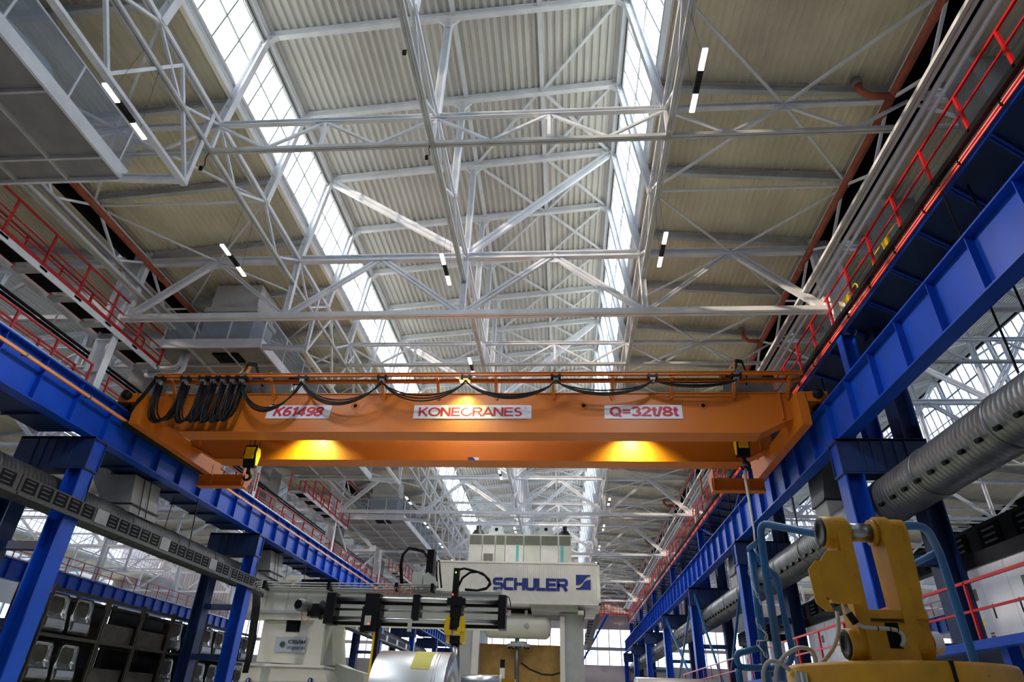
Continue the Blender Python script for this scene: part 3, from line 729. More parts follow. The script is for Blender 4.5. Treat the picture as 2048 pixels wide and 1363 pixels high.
for s in (-1,1):
    c=MB(); c.box(min(s*10.40,s*10.68),max(s*10.40,s*10.68),17.95,23.5,9.32,9.90)
    e=c.build('end_carriage',ORANGE,cr)
    for y0 in (17.95,22.75):
        q=MB(); a,b_=sorted((s*10.66,s*11.32)); q.box(a,b_,y0,y0+.85,10.08,10.40); q.box(min(s*10.4,s*10.68),max(s*10.4,s*10.68),y0,y0+.85,9.9,10.40); q.build('wheel_housing',ORANGE,e)
        MB().lathe((s*11.1-.06,y0+.42,10.13),(1,0,0),[(0,.05),(0,.23),(.02,.23),(.02,.2),(.1,.2),(.1,.23),(.12,.23),(.12,.05)],24).build('travel_wheel',BLKST,e)
    MB().lathe((s*11.0,17.95,10.28),(0,-1,0),[(0,.06),(.02,.06),(.02,.14),(.2,.15),(.24,.1),(.25,.001)],20).build('buffer',BLACK,e)
    MB().lathe((s*11.0,23.6,10.28),(0,1,0),[(0,.06),(.02,.06),(.02,.14),(.2,.15),(.24,.1),(.25,.001)],20).build('buffer',BLACK,e)
    MB().bar((s*10.5,18.3,9.9),(s*10.5,18.1,9.6),.12,.3).build('drive_motor',BLACK,e)
    # tie beams and gussets behind the rear girder
    a,b_=sorted((s*8.5,s*10.3))
    k=MB(); k.box(a,b_,22.0,22.35,8.56,8.62).box(a,b_,22.05,22.3,8.62,8.94).box(a,b_,22.0,22.35,8.94,9.0)
    k.build('access_bracket',ORANGE,cr)
    for x in (s*8.55,s*9.75):
        MB().prism([(21.85,9.32),(22.6,9.32),(22.7,9.1),(22.35,8.5),(21.95,8.62)],x-.012,x+.012,'x').build('gusset_plate',ORANGE,cr)
    MB().bar((s*8.2,22.4,9.2),(s*8.2,22.4,8.5),.05,.05).build('drop_rod',ORANGE,cr)
# festoon track (two I rails) on raked posts
for y,z in ((18.0,11.06),(18.28,10.96)):
    MB().ch((-10.3,y,z),(10.75,y,z),.09,.12,.02).build('festoon_rail',ORANGE,cr)
for x in (-9.8,-6.35,-2.6,-.75,1.15,3.0,4.9,6.75,8.7,10.35):
    p=MB(); p.bar((x,18.6,10.5),(x,18.2,10.92),.10,.06); p.box(x-.05,x+.05,17.95,18.33,10.9,10.94); p.build('rail_post',ORANGE,cr)
    MB().prism([(x-.09,10.56),(x+.09,10.56),(x,10.42)],18.56,18.62).build('post_gusset',ORANGE,cr)
    MB().prism([(x-.05,11.11),(x+.05,11.11),(x,11.2)],18.0,18.3).build('rail_splice',ORANGE,cr)
# sign plates with lettering
def sign(xa,xb,txt,sh,wd,skew=0,bold=.02,h=.30,pad=.2):
    b=MB(); b.prism([(xa+skew*0,9.78),(xb-skew,9.78),(xb,10.25),(xa+skew,10.25)],18.604,18.628)
    p=b.build('sign_plate',SIGN,cr)
    strokes('lettering',txt,(xa+pad,18.600,9.86),(1,0,0),(0,0,1),h,TXTR,p,wd,bold,sh)
    return p
sign(-6.50,-4.30,'K61498',.22,1.62,.05,.215,.33,.24)
k=sign(-1.54,2.30,'KONEcRANEs',0,3.36,0,.165,.31,.16)
letters('registered_mark','®',(2.08,18.600,10.12),(1,0,0),(0,0,1),.06,TXTR,k,.06)
sign(4.62,7.06,'Q=32t/8t',0,2.12,0,.205,.33,.17)
lp=MB(); lp.box(-.05,.33,21.17,21.19,9.31,9.41); p=lp.build('maker_badge',SIGN,cr)
MB().prism([(-.05,9.31),(-.05,9.41),(.12,9.41),(.22,9.31)],21.160,21.168).build('badge_mark',TXTB,p)
# floodlights on the crane
def flood(x,y,z,power):
    t=MB(); t.box(x-.18,x+.18,y-.10,y+.10,z,z+.10); t.bar((x,y,z+.1),(x,y+.12,z+.22),.05,.04); f=t.build('floodlight',YEL,cr)
    MB().box(x-.15,x+.15,y-.08,y+.08,z-.012,z).build('lens',FLOODE,f)
    l=D.lights.new('flood_spot','SPOT'); l.energy=power; l.spot_size=math.radians(120); l.spot_blend=1; l.color=(.72,1,.28); l.shadow_soft_size=.12
    o=D.objects.new('flood_spot',l); o.location=(x,y,z-.03); o.rotation_euler=(math.radians(12),0,0); COL.objects.link(o)
flood(.15,18.10,10.86,900); flood(-5.75,20.55,10.6,3000); flood(5.75,20.55,10.6,3000)
# festoon trolleys and cable loops
tx=[-10.15,-9.25,-8.62,-8.27,-7.92,-7.6,-7.28,-5.22,-2.55,.2,3.09,6.13,8.7]
for i,x in enumerate(tx):
    q=MB(); q.box(x-.16,x+.16,17.9,18.1,10.90,10.95)
    for dx in (-.12,.12): q.cyl((x+dx,17.9,10.98),(x+dx,17.95,10.98),.045,12); q.cyl((x+dx,18.05,10.98),(x+dx,18.1,10.98),.045,12)
    f=q.build('cable_trolley',BLKST,cr)
    MB().prism([(x-.09,10.9),(x+.09,10.9),(x+.05,10.74),(x-.05,10.74)],17.92,18.08).build('cable_saddle',YEL if abs(x-.2)<.1 else GALV,f)  # saddle beside the floodlight coloured yellow to carry its glow
def loop(xa,xb,zm,j,nar):
    pts=[]; n=18 if nar else 14
    off=random.uniform(-.04,.04)
    for i in range(n+1):
        t=i/n
        if nar:
            a=PI*t; z=10.80-(10.80-zm-off)*math.sin(a)**.55; x=(xa+xb)/2-(xb-xa)/2*math.cos(a)*(1+.0*j)
            x+=-.12*math.sin(a)*(1 if xb-xa<.5 else .3)
        else:
            z=10.80-(10.80-zm-off)*(1-(2*t-1)**2)**.8; x=xa+(xb-xa)*t
        pts.append((x+.0*j,17.92+j*.03+random.uniform(-.01,.01),z))
    return pts
zms=[9.36,9.34,9.36,9.34,9.34,9.40,9.74,9.98,10.12,10.15,10.26,10.52]
for i in range(len(tx)-1):
    b=MB(); nar=tx[i+1]-tx[i]<1.0
    for j in range(11 if nar else 5):
        ex_=random.uniform(-.07,.07) if nar else 0; b.tube([(p_[0]+ex_*min(1,4*k_/18),p_[1],p_[2]) for k_,p_ in enumerate(loop(tx[i],tx[i+1],zms[i]+(.05*j if not nar else .02*j),j,nar))],.016 if j%2 else .024,6)
    b.build('cable_loop',BLACK,cr)
b=MB()
for j in range(5):
    b.tube([(-10.2-.03*j,17.95,10.9),(-10.35-.03*j,17.9,10.4),(-10.62-.02*j,17.9,9.9),(-10.72,17.95,9.62+.05*j),(-10.6,18.4,9.45),(-10.6,23.2,9.42)],.022,6)
b.build('feed_cable',BLACK,cr)
MB().box(-10.84,-10.69,17.9,23.5,9.22,9.36).build('cable_chain_tray',BLKST,cr)
for x in (-7.3,8.72):
    q=MB(); q.bar((x,18.14,11.02),(x+.10,18.14,11.60),.09,.07); q.bar((x-.35,18.14,11.02),(x+.08,18.14,11.58),.07,.05); q.build('tow_arm',ORG2,cr)
    b=MB()
    for j in range(4): b.tube([(x+.1,18.0,10.9+.02*j),(x-.02,17.95,11.1),(x+.08,18.0,11.45+.03*j),(x+.28,18.1,11.48+.03*j),(x+.42,18.3,11.15),(x+.45,18.6,10.95)],.03,6)
    b.build('tow_cable',BLACK,cr)
    MB().box(x-.02,x+.12,17.9,18.02,10.98,11.16).build('junction_box',GALV,cr)
# hoist trolleys on the girders
def hoist(x,lab,big):
    t=thing('hoist_trolley',lab,'hoist',(x,20.2,ZTOP),'hoist trolleys'); K=.55
    for yy in (19.12,21.38): MB().box(x-.8,x+.8,yy-.06,yy+.06,ZTOP+.28,ZTOP+.72).build('side_frame',GALV,t)
    b=MB(); b.box(x-.9,x+.9,19.05,19.2,ZTOP+.05,ZTOP+.30).box(x-.9,x+.9,21.3,21.45,ZTOP+.05,ZTOP+.30).box(x-.9,x-.7,19.1,21.4,ZTOP+.1,ZTOP+.3).box(x+.7,x+.9,19.1,21.4,ZTOP+.1,ZTOP+.3); b.build('frame',GALV,t)
    MB().lathe((x-.5,19.7,ZTOP+K+.42),(1,0,0),[(0,.02),(0,.28),(.05,.28),(.05,.22),(.95,.22),(.95,.28),(1.0,.28),(1.0,.02)],24).build('rope_drum',GALV,t)
    MB().lathe((x+.55,19.5,ZTOP+K+.4),(1,0,0),[(0,.02),(0,.17),(.4,.17),(.46,.12),(.46,.001)],20).build('motor',BLKST,t)
    MB().box(x-.75,x-.45,19.2,19.5,ZTOP+.68,ZTOP+1.05).build('control_box',TXTB if x<0 else BLKST,t)
    MB().box(x-.9,x+.9,20.1,20.5,ZTOP+.1,ZTOP+.24).build('sheave_beam',GALV,t)
    MB().box(x+.2,x+.55,19.15,19.6,ZTOP+.68,ZTOP+.95).build('gearbox',GALV,t)
    return t
hoist(-6.9,'grey hoist trolley on the crane near the bunched cables, left end',True)
hoist(9.35,'grey hoist trolley on the crane near the right end carriage',False)
# hook blocks
def hook_pts(c,r):
    x,y,z=c; pts=[(x,y,z+.42),(x,y,z+.20)]
    for k in range(15):
        a=math.radians(90-k*19); pts.append((x+r*math.cos(a)*1.0,y,z+r*math.sin(a)))
    return pts
def hookblock(cx,cy,z0,z1,w,lab,flip,rope_top,face):
    t=thing('hook_block',lab,'hook',(cx,cy,z0-.5),'crane hook blocks')
    s=-1 if flip else 1
    h=z1-z0
    th=.21
    tri=[(cy-.02-w*.0-.20,z0+h*.62),(cy-.16,z1),(cy+.10,z1+.0),(cy+.22,z0+h*.66),(cy+.10,z0+.02),(cy-.06,z0)]
    MB().prism(tri,cx-th,cx+th,'x').build('side_shell',BLACK,t)
    tri2=[((a-cy)*.8+cy,(b-(z0+h*.55))*.8+z0+h*.55) for a,b in tri]
    MB().prism(tri2,cx-th-.012,cx-th,'x').build('cover_plate',YEL,t); MB().prism(tri2,cx+th,cx+th+.012,'x').build('cover_plate',YEL,t)
    MB().quadbox([(cx-th*.75,cy-.235,z0+h*.35),(cx+th*.75,cy-.235,z0+h*.35),(cx+th*.75,cy-.20,z0+h*.35),(cx-th*.75,cy-.20,z0+h*.35),(cx-th*.75,cy-.215,z1-.08),(cx+th*.75,cy-.215,z1-.08),(cx+th*.75,cy-.16,z1-.08),(cx-th*.75,cy-.16,z1-.08)]).build('front_panel',YEL,t)
    MB().tube(hook_pts((cx,cy,z0-.30),.13),[.06,.06]+[.075-.0032*k for k in range(15)],10).build('hook',BLKST,t)
    for dx,dy in ((-.12,-.1),(-.04,.1),(.04,-.1),(.12,.1)): MB().cyl((cx+dx,cy+dy,z1-.05),(cx+dx*1.4,cy+dy,rope_top),.009,6).build('wire_rope',BLKST,t)
    return t
hb=at(503,915,20.3); hookblock(hb.x,20.3,hb.z-.36,hb.z+.40,.5,'yellow and black hook block hanging under the crane left end',False,ZTOP+.14,0)
hb=at(1484,893,20.3); hookblock(hb.x,20.3,hb.z-.36,hb.z+.36,.4,'yellow and black hook block under the crane right end, with sling',True,ZTOP+.14,0)
sp=[V(hb.x,20.3,hb.z-.36-.30-.11),at(1491,960,20.1),at(1500,1010,20),at(1508,1060,20),at(1512,1110,20)]
tag(MB().tube(sp,[.05,.045,.04,.03,.02],8).build('lifting_sling',CABLE),'pale lifting sling hanging from the right crane hook','sling')
# ================================================================ press line
Y=32
pr=thing('stamping_press','large pale stamping press with white ribbed crown lettered SCHULER, beyond the crane','press',(1.2,34,0))
x0,x1,z0,z1=pb(872,1122,1200,1206,Y)
b=MB(); b.box(x0+.06,x1-.06,Y+.06,Y+5,z0+.05,z1-.05)
n=int((x1-x0-.3)/.10)
for i in range(n): xx=x0+.15+i*(x1-x0-.3)/n; b.box(xx,xx+.055,Y+.04,Y+.07,z0+.1,z1-.1)
crown=b.build('crown',CREAM2,pr)
b=MB()
for (a,c) in ((z0,z0+.09),(z1-.09,z1)): b.box(x0,x1,Y,Y+5.05,a,c)
for xx in (x0,x1-.09): b.box(xx,xx+.09,Y,Y+.08,z0,z1)
b.build('crown_trim',CREAM2,crown)
la=at(985,1178,Y); lb_=at(1134,1157,Y)
strokes('lettering','SCHULer',(la.x,Y+.02,la.z),(1,0,0),(0,0,1),lb_.z-la.z,TXTB,crown,lb_.x-la.x,.25)
l0,l1,lz0,lz1=pb(1152,1149,1181,1178,Y)
S=[]; 
def lg(poly,nm): MB().prism([(l0+(l1-l0)*u,lz0+(lz1-lz0)*v) for u,v in poly],Y+.0,Y+.03).build(nm,TXTB,crown)
lg([(0,1),(1,1),(1,.93),(.80,.88),(.62,.72),(.45,.48),(.25,.34),(0,.30)],'logo_upper')
lg([(1,0),(0,0),(0,.08),(.25,.12),(.42,.28),(.58,.52),(.78,.64),(1,.68)],'logo_lower')
# switch cabinets on the crown
cx0,cx1,cz0,cz1=pb(937,1068,1143,1121,Y+.4)
us=[937,964,992,1005,1037,1072,1106,1143]
for i,(a,c) in enumerate(((937,964),(964,990),(990,1010),(1010,1047),(1047,1081),(1081,1117),(1117,1143))):
    p=at(a,1100,Y+.4).x; q=at(c,1100,Y+.4).x
    m_=MB().box(p+.012,q-.012,Y+.4,Y+1.6,z1,cz1).build('switch_cabinet',CREAM2 if i%2 else CREAM,pr)
    MB().box(p+.04,q-.04,Y+.385,Y+.4,cz1-.52,cz1-.07).build('vent_grille',GRILL,m_)
    if i in (3,6): MB().box(p+.6*(q-p) if i==3 else p+.1,p+.6*(q-p)+.13 if i==3 else p+.24,Y+.39,Y+.4,z1,cz1-.55).build('teal_stripe',TEAL,m_)
    if i==1:
        MB().box(p+.1,q-.1,Y+.33,Y+.4,z1+.05,z1+.42).build('operator_panel',GRILL,m_)
for u in (993,1092):
    c=at(u,1060,Y+.8); b=MB(); ring=[(c.x-.45,cz1),(c.x-.28,c.z+.22),(c.x+.28,c.z+.22),(c.x+.45,cz1)]
    b.prism(ring,Y+.8,Y+.86); o=b.build('lifting_lug',PRESSG,pr); MB().lathe((c.x,Y+.79,c.z+.05),(0,-1,0),[(0,.001),(0,.09)],16).build('lug_hole',DARK,o)
for u in (957,1130):
    c=at(u,1068,Y+1.0); b=MB(); b.lathe((c.x,Y+1.0,cz1),(0,0,1),[(0,.33),(.18,.33),(.18,.24),(.3,.24),(.3,.13),(.55,.13),(.55,.001)],14); b.build('tie_rod_nut',BLKST,pr)
# lower structure
def part(nm,m,u0,v0,u1,v1,Yd,d,par=pr,zb=None):
    a,c,e,f=pb(u0,v0,u1,v1,Yd)
    return MB().box(a,c,Yd,Yd+d,e if zb is None else zb,f).build(nm,m,par)
part('crown_underbeam',PRESSG,1062,1207,1156,1221,Y+.3,1.5)
part('crown_underframe',BLKST,900,1208,1170,1226,Y+1.8,2.5)
part('upright',PRESSG,1120,1226,1168,1363,Y+.8,3.8,zb=0); part('upright',PRESSG,903,1222,958,1363,Y+.8,3.8,zb=0)
part('upright_edge',CREAM2,944,1226,958,1363,Y+.7,.1,zb=0); part('upright_edge',CREAM2,1120,1232,1130,1363,Y+.7,.1,zb=0)
sl=part('slide',OCHRE,958,1288,1120,1363,Y+1.6,1.5,zb=1.5)
c=at(1034,1250,Y+.4); L=at(1102,1250,Y+.4).x-at(966,1250,Y+.4).x; r=(at(1034,1228,Y+.4).z-at(1034,1276,Y+.4).z)/2
tk=MB().lathe((c.x-L/2,Y+1.0,c.z),(1,0,0),[(0,.001),(.03,r*.55),(.12,r*.85),(.25,r),(L-.25,r),(L-.12,r*.85),(L-.03,r*.55),(L,.001)],28).build('air_tank',CREAM,pr)
for dx in (-.9,.4): MB().box(c.x+dx-.07,c.x+dx+.07,Y+.9,Y+1.1,c.z+r-.05,c.z+r+.22).build('tank_lug',CREAM,tk)
MB().lathe((c.x+.45,Y+1.0-r,c.z),(0,-1,0),[(-.02,.12),(.03,.12),(.03,.001)],14).build('tank_port',PRESSG,tk)
MB().lathe((c.x+.05,Y+1.2,c.z-r-.35),(0,0,1),[(0,.001),(0,.55),(.14,.55),(.14,.4),(.24,.4),(.24,.001)],28).build('flange_disc',PRESSG,pr)
for k in range(14): 
    a=2*PI*k/14; MB().cyl((c.x+.05+.48*math.cos(a),Y+1.2+.48*math.sin(a),c.z-r-.41),(c.x+.05+.48*math.cos(a),Y+1.2+.48*math.sin(a),c.z-r-.34),.035,8).build('flange_bolt',BLKST,pr)
MB().tube([(c.x,Y+.9,c.z-r),(c.x,Y+.9,c.z-r-1.3),(c.x+.05,Y+.9,2.2)],.1,12).build('riser_pipe',GALV,pr)
MB().tube([at(1042,1325,Y+.8),at(1060,1338,Y+.8),at(1085,1348,Y+.8),at(1105,1349,Y+.8),at(1128,1342,Y+.8)],.035,8).build('loose_hose',BLACK,pr)
for k in range(9):
    v=1238+k*7; a,c_,e,f=pb(1176-k*1.2,v,1194-k*1.6,v+3,Y+.6+.25*k)
    MB().box(a,c_,Y+.6,Y+1.7,e,e+.04).build('stair_tread',GALV,pr)
MB().bar(at(1196,1228,Y+.6),at(1176,1300,Y+.6),.05,.2).build('stair_stringer',GALV,pr)
part('junction_box',CREAM,1156,1220,1168,1228,Y+.2,.4)
MB().box(c.x-.6-.11,c.x-.6+.11,Y+.1,Y+.3,1.5,at(1018,1335,Y).z).build('feed_post',CREAM2,pr)
MB().box(c.x-.6-.1,c.x-.6+.1,Y+.1,Y+.28,at(1018,1335,Y).z,at(1018,1318,Y).z).build('feed_sensor',BLACK,pr)
# ---------------------------------------------------------------- coil handling machine (CISAM)
Y=13.5
cm=thing('coil_handling_machine','cream coil handling machine with CISAM impianti name plate, lower left of centre','machine',(-2,14,0))
a,c_,e,f=pb(520,1178,742,1240,Y)
xr=at(1000,1215,Y).x
MB().prism([(a,e),(a+.04,f),(xr,f),(xr,e)],Y,Y+1.0).build('cross_beam',CREAM,cm)
MB().box(a,xr,Y-.03,Y+1.02,f-.03,f+.02).build('beam_cap',PRESSG,cm)
MB().box(a-.02,at(655,1230,Y).x,Y-.05,Y,e+.12,e+.17).build('flange_strip',PRESSG,cm)
for u in (532,575,612): 
    p=at(u,1200,Y); MB().box(p.x-.008,p.x+.008,Y-.006,Y,e+.2,f-.04).build('seam',PRESSG,cm)
def quadpx(nm,m,pts,Yd,d,par=cm): 
    P=[at(u,v,Yd) for u,v in pts]; return MB().prism([(p.x,p.z) for p in P],Yd,Yd+d).build(nm,m,par)
ped=quadpx('pedestal',CREAM,[(528,1240),(512,1322),(640,1330),(664,1240)],Y+.1,.9)
quadpx('pedestal_side',CREAM,[(664,1240),(640,1330),(665,1330),(664,1250)],Y+.3,.9)
quadpx('brace_plate',CREAM,[(628,1240),(606,1330),(640,1332),(650,1240)],Y-.02,.12)
quadpx('column_right',CREAM,[(640,1246),(640,1330),(664,1330),(664,1246)],Y+.9,.9)
quadpx('dark_opening',DARK,[(574,1239),(571,1262),(598,1263),(602,1239)],Y+.085,.02,ped)
np_=quadpx('name_plate',PLATE,[(552,1272),(547,1302),(609,1304),(613,1273)],Y+.07,.03,ped)
def pl(u,v,Yd): return at(u,v,Yd)
o_=at(573,1288,Y); o2=at(608,1288,Y); strokes('lettering_top','CISAM',(o_.x,Y+.06,at(575,1285,Y).z),(1,0,0),(0,0,1),at(575,1278,Y).z-at(575,1285,Y).z,TXTK,ped,at(609,1282,Y).x-at(575,1282,Y).x,.2)
letters('lettering_bottom','impianti',(at(571,1295,Y).x,Y+.06,at(571,1299,Y).z),(1,0,0),(0,0,1),at(575,1289,Y).z-at(575,1299,Y).z,TXTK,ped,at(607,1295,Y).x-at(571,1295,Y).x,0,.0,.002)
hc=at(562,1287,Y); hr=.062
for k in range(3):
    a0=math.radians(30+120*k)
    poly=[(hc.x,hc.z)]+[(hc.x+hr*math.cos(a0+q),hc.z+hr*math.sin(a0+q)) for q in (0,PI/3,2*PI/3)]
    cxx=sum(p[0] for p in poly)/4; czz=sum(p[1] for p in poly)/4
    MB().prism([(cxx+(p[0]-cxx)*.86,czz+(p[1]-czz)*.86) for p in poly],Y+.055,Y+.068).build('name_plate_mark',TXTG,ped)
MB().prism([(p.x,p.z) for p in (at(492,1332,Y),at(486,1362,Y),at(660,1363,Y),at(650,1332,Y))]+[] ,Y-.15,Y+1.2).build('base_box',CREAM,cm)
bz=at(560,1360,Y).z
MB().box(at(486,1355,Y).x,at(700,1355,Y).x,Y-.1,Y+1.6,0,bz).build('base_block',CREAM,cm)
MB().box(at(494,1330,Y).x,at(655,1330,Y).x,Y-.2,Y+.9,at(560,1333,Y).z,at(560,1328,Y).z).build('base_lip',CREAM2,cm)
quadpx('side_cover',CREAM,[(650,1330),(655,1363),(727,1363),(727,1345),(690,1334),(665,1322)],Y+.5,.8)
for u in (503,626):
    p=at(u,1361,Y); MB().lathe((p.x,Y-.16,p.z),(0,-1,0),[(0,.05),(.004,.05),(.004,.001)],20).build('round_sign',TXTB,cm); MB().box(p.x-.008,p.x+.008,Y-.17,Y-.166,p.z-.02,p.z+.03).build('sign_mark',SIGN,cm)
# bars and carriages
def bx(u0,v0,u1,v1,Yd,d,nm,m,par=cm):
    a,c_,e,f=pb(u0,v0,u1,v1,Yd); return MB().box(a,c_,Yd,Yd+d,e,f).build(nm,m,par)
YR=12.7
zt=at(830,1199,YR).z; zm=at(830,1221,YR).z; zl=at(830,1240,YR).z; xl=at(655,1220,YR).x; xrr=at(1006,1225,YR).x
MB().cyl((xl,YR,zt),(xrr,YR,zt),.045,20).build('guide_bar',STEEL,cm); MB().cyl((xl,YR,zl),(xrr,YR,zl),.045,20).build('guide_bar',STEEL,cm); MB().cyl((xl,YR,zm),(xrr,YR,zm),.022,14).build('lead_screw',STEELD,cm)
MB().box(xl,xrr,YR+.06,YR+.12,zt-.09,zt-.03).build('bar_support',BLKST,cm); MB().box(xl,xrr,YR+.06,YR+.12,zl-.1,zl-.04).build('bar_support',BLKST,cm)
for (u0,v0,u1,v1) in ((650,1184,668,1246),(727,1186,756,1262),(824,1188,838,1240),(900,1192,922,1258),(996,1189,1011,1257)):
    ob=bx(u0,v0,u1,v1,YR-.12,.36,'carriage_plate',BLKST)
bx(722,1212,731,1264,YR-.1,.3,'carriage_cheek',BLKST); bx(752,1205,760,1240,YR-.1,.3,'carriage_cheek',BLKST)
bx(894,1195,930,1210,YR-.14,.3,'clamp_head',BLKST)
bx(729,1230,741,1249,YR-.16,.03,'sensor_bracket',CREAM); bx(815,1237,823,1262,YR-.16,.03,'sensor_bracket',CREAM)
def led(u,v,Yd,m,nm): 
    p=at(u,v,Yd); MB().cyl((p.x,Yd,p.z),(p.x,Yd-.01,p.z),.014,10).build(nm,m,cm)
led(737,1247,YR-.16,LEDR,'red_indicator'); led(906,1188,YR-.2,LEDR,'red_indicator'); led(912,1144,YR-.2,LEDG,'green_indicator')
# motor
mc=at(612,1213,YR)
MB().lathe((mc.x-.02,YR-.35,mc.z),(.25,1,0),[(0,.001),(0,.085),(.01,.085),(.01,.1),(.04,.115),(.3,.115),(.3,.06),(.34,.06)],22).build('drive_motor',GALV,cm)
MB().lathe((mc.x-.02,YR-.356,mc.z),(.25,1,0),[(0,.001),(0,.08)],18).build('fan_cover',DARK,cm)
bx(616,1206,640,1232,YR-.1,.25,'gearbox',BLKST); bx(597,1207,604,1220,YR-.2,.2,'terminal_box',BLKST)
fx=at(644,1219,YR); MB().lathe((fx.x,YR,fx.z),(1,0,0),[(-.12,.06),(-.02,.06),(-.02,.17),(.01,.17),(.01,.09),(.1,.09)],24).build('coupling_flange',BLKST,cm)
MB().tube([at(604,1220,YR-.2),at(603,1236,YR-.2),at(610,1244,YR-.2),at(617,1238,YR-.2),at(619,1230,YR-.1)],.01,6).build('motor_lead',COPPER,cm)
# pipes on top
for i,(va,vb) in enumerate(((1163,1169),(1167,1174),(1172,1179))):
    p=at(512,va,13.3); q=at(860+i*10,vb,13.3)
    MB().tube([(p.x-.03,13.3+.05*i,at(508,1178+i*4,13.3).z),(p.x-.03,13.3+.05*i,p.z-.03),(p.x,13.3+.05*i,p.z),(q.x,13.3+.05*i,q.z)],.013 if i<2 else .02,8).build('hydraulic_line',CABLE,cm)
for u,v in ((528,1168),(657,1170),(792,1172),(864,1174)): bx(u-3,v-8,u+3,v+8,13.24,.3,'pipe_clamp',BLACK)
b=MB()
for j in range(5): b.tube([at(508+3*j,1176+j*2,13.2),at(506+3*j,1215,13.2),at(500+3*j,1260,13.2),at(494+2*j,1310,13.2),at(486+2*j,1345,13.2)],.022,8)
b.build('hose_bundle',BLACK,cm)
pts=[]
for k in range(60):
    t=k/59; p=at(745+85*t,1172,13.1); pts.append((p.x+.0,13.1+.05*math.sin(k*.75),p.z-.02-.07*(1-math.cos(k*.75))))
MB().tube(pts,.007,6).build('coiled_hose',COPPER,cm)
bx(824,1143,845,1168,13.3,.3,'valve_box',CREAM)
P=[at(u,v,13.3) for u,v in ((846,1168),(846,1150),(856,1143),(872,1160),(872,1170))]; MB().prism([(p.x,p.z) for p in P],13.3,13.6).build('valve_box',CREAM,cm)
bx(853,1098,867,1146,13.6,.25,'hose_mast',BLACK)
for j in range(2): MB().tube([at(802+j*3,1168,13.5),at(800+j*3,1130,13.5),at(805+j*2,1108,13.5),at(818,1094+j*3,13.5),at(832+j*2,1096+j*4,13.5),at(848,1101+j*3,13.5),at(858,1120,13.5)],.02,8).build('hose_arch',BLACK,cm)
for j in range(2): MB().tube([at(874+j*5,1123,13.5),at(873+j*7,1145,13.5),at(875+j*8,1175,13.5)],.018,8).build('hose_drop',BLACK,cm)
m1=bx(906,1135,917,1190,YR-.1,.12,'clamp_cylinder',BLKST)
for j in range(2): MB().tube([at(917,1139,YR),at(928,1136+j,YR),at(945,1140-j,YR),at(965,1146,YR),at(978,1158+j*2,YR),at(981-j*2,1168,YR),at(972,1177,YR),at(955,1180-j,YR),at(930,1178,YR)] if j==0 else [at(915,1175,YR),at(925,1155,YR),at(940,1144,YR),at(955,1143,YR),at(970,1150,YR),at(980,1164,YR),at(974,1175,YR),at(955,1180,YR),at(932,1179,YR)],.022,8).build('hydraulic_hose',BLACK,cm)
P=[at(u,v,13.5) for u,v in ((985,1186),(994,1178),(1000,1176),(1004,1180),(1006,1188))]; MB().prism([(p.x,p.z) for p in P],13.5,13.56).build('lifting_lug',CREAM,cm)
MB().tube([at(1010,1190,YR),at(1018,1194,YR),at(1021,1205,YR),at(1021,1213,YR)],.01,6).build('sensor_lead',BLACK,cm)
bx(1010,1219,1021,1229,YR,.08,'limit_switch',SIGN); bx(1011,1220,1017,1223,YR-.01,.01,'red_tab',REDC)
# yellow clamp and arms
for P in ([(893,1232),(897,1230),(900,1233),(897,1262),(889,1262),(887,1258)],[(921,1232),(928,1231),(928,1262),(915,1263),(915,1255),(918,1253)]):
    Q=[at(u,v,YR-.2) for u,v in P]; MB().prism([(p.x,p.z) for p in Q],YR-.22,YR+.1).build('yellow_clamp_jaw',YEL,cm)
for (u0,u1) in ((892,901),(920,929)): bx(u0,1258,u1,1284,YR-.2,.3,'yellow_clamp_plate',YEL)
bx(888,1262,900,1268,YR-.24,.06,'yellow_clamp_pin',YEL); bx(908,1262,920,1268,YR-.24,.06,'yellow_clamp_pin',YEL)
bx(899,1270,920,1286,YR-.2,.3,'clamp_foot',BLKST)
p=at(910,1286,YR-.1); q=at(913,1362,YR-.1)
MB().tube([p,q],[.085,.055],20).build('press_arm',STEELD,cm)
bx(740,1262,746,1363,YR-.1,.12,'yellow_measuring_strip',YEL); bx(746,1240,753,1363,YR-.1,.14,'swing_arm',BLKST)
# ---------------------------------------------------------------- coils
def coil(u0,u1,v,Yd,r,lab,patch):
    A=at(u0,v,Yd); B=at(u1,v,Yd); cz=A.z-r
    t=thing('steel_coil',lab,'coil',((A.x+B.x)/2,Yd,cz-r),'steel coils')
    L=B.x-A.x
    MB().lathe((A.x,Yd,cz),(1,0,0),[(.0,.3),(0,r-.005),(.01,r),(L-.01,r),(L,r-.005),(L,.3),(0,.3)],72).build('wound_strip',STEEL,t)
    for f in (.83,.87): MB().lathe((A.x+L*f,Yd,cz),(1,0,0),[(-.006,r+.001),(-.006,r+.003),(.006,r+.003),(.006,r+.001)],72).build('strap',STEELD,t)
    if patch:
        b=MB(); n=8
        for k in range(n):
            a0=math.radians(62+k*5.0); a1=math.radians(67+k*5.0)
            for (f0,f1,off,) in ((.52,.78,.002),):
                p=[]
                for (ff,aa) in ((f0,a0),(f1,a0),(f1,a1),(f0,a1)): p.append(V(A.x+L*ff,Yd-(r+off)*math.sin(aa-math.radians(62)+math.radians(8)),cz+(r+off)*math.cos(aa-math.radians(62)+math.radians(8))))
                b.quad(*p)
        b.build('yellow_label',mat('coil_label',(.55,.50,.06),.5),t)
    MB().box(A.x+.1,B.x-.1,Yd-.5,Yd+.5,0,cz-r+.02).build('coil_cradle',BLUED,t)
    return t
coil(768,908,1300,11.2,.85,'large bright steel coil with yellow label below the clamp arm',True)
coil(1270,1428,1353,9.5,.75,'top of another bright steel coil at the lower edge, right of the press',False)
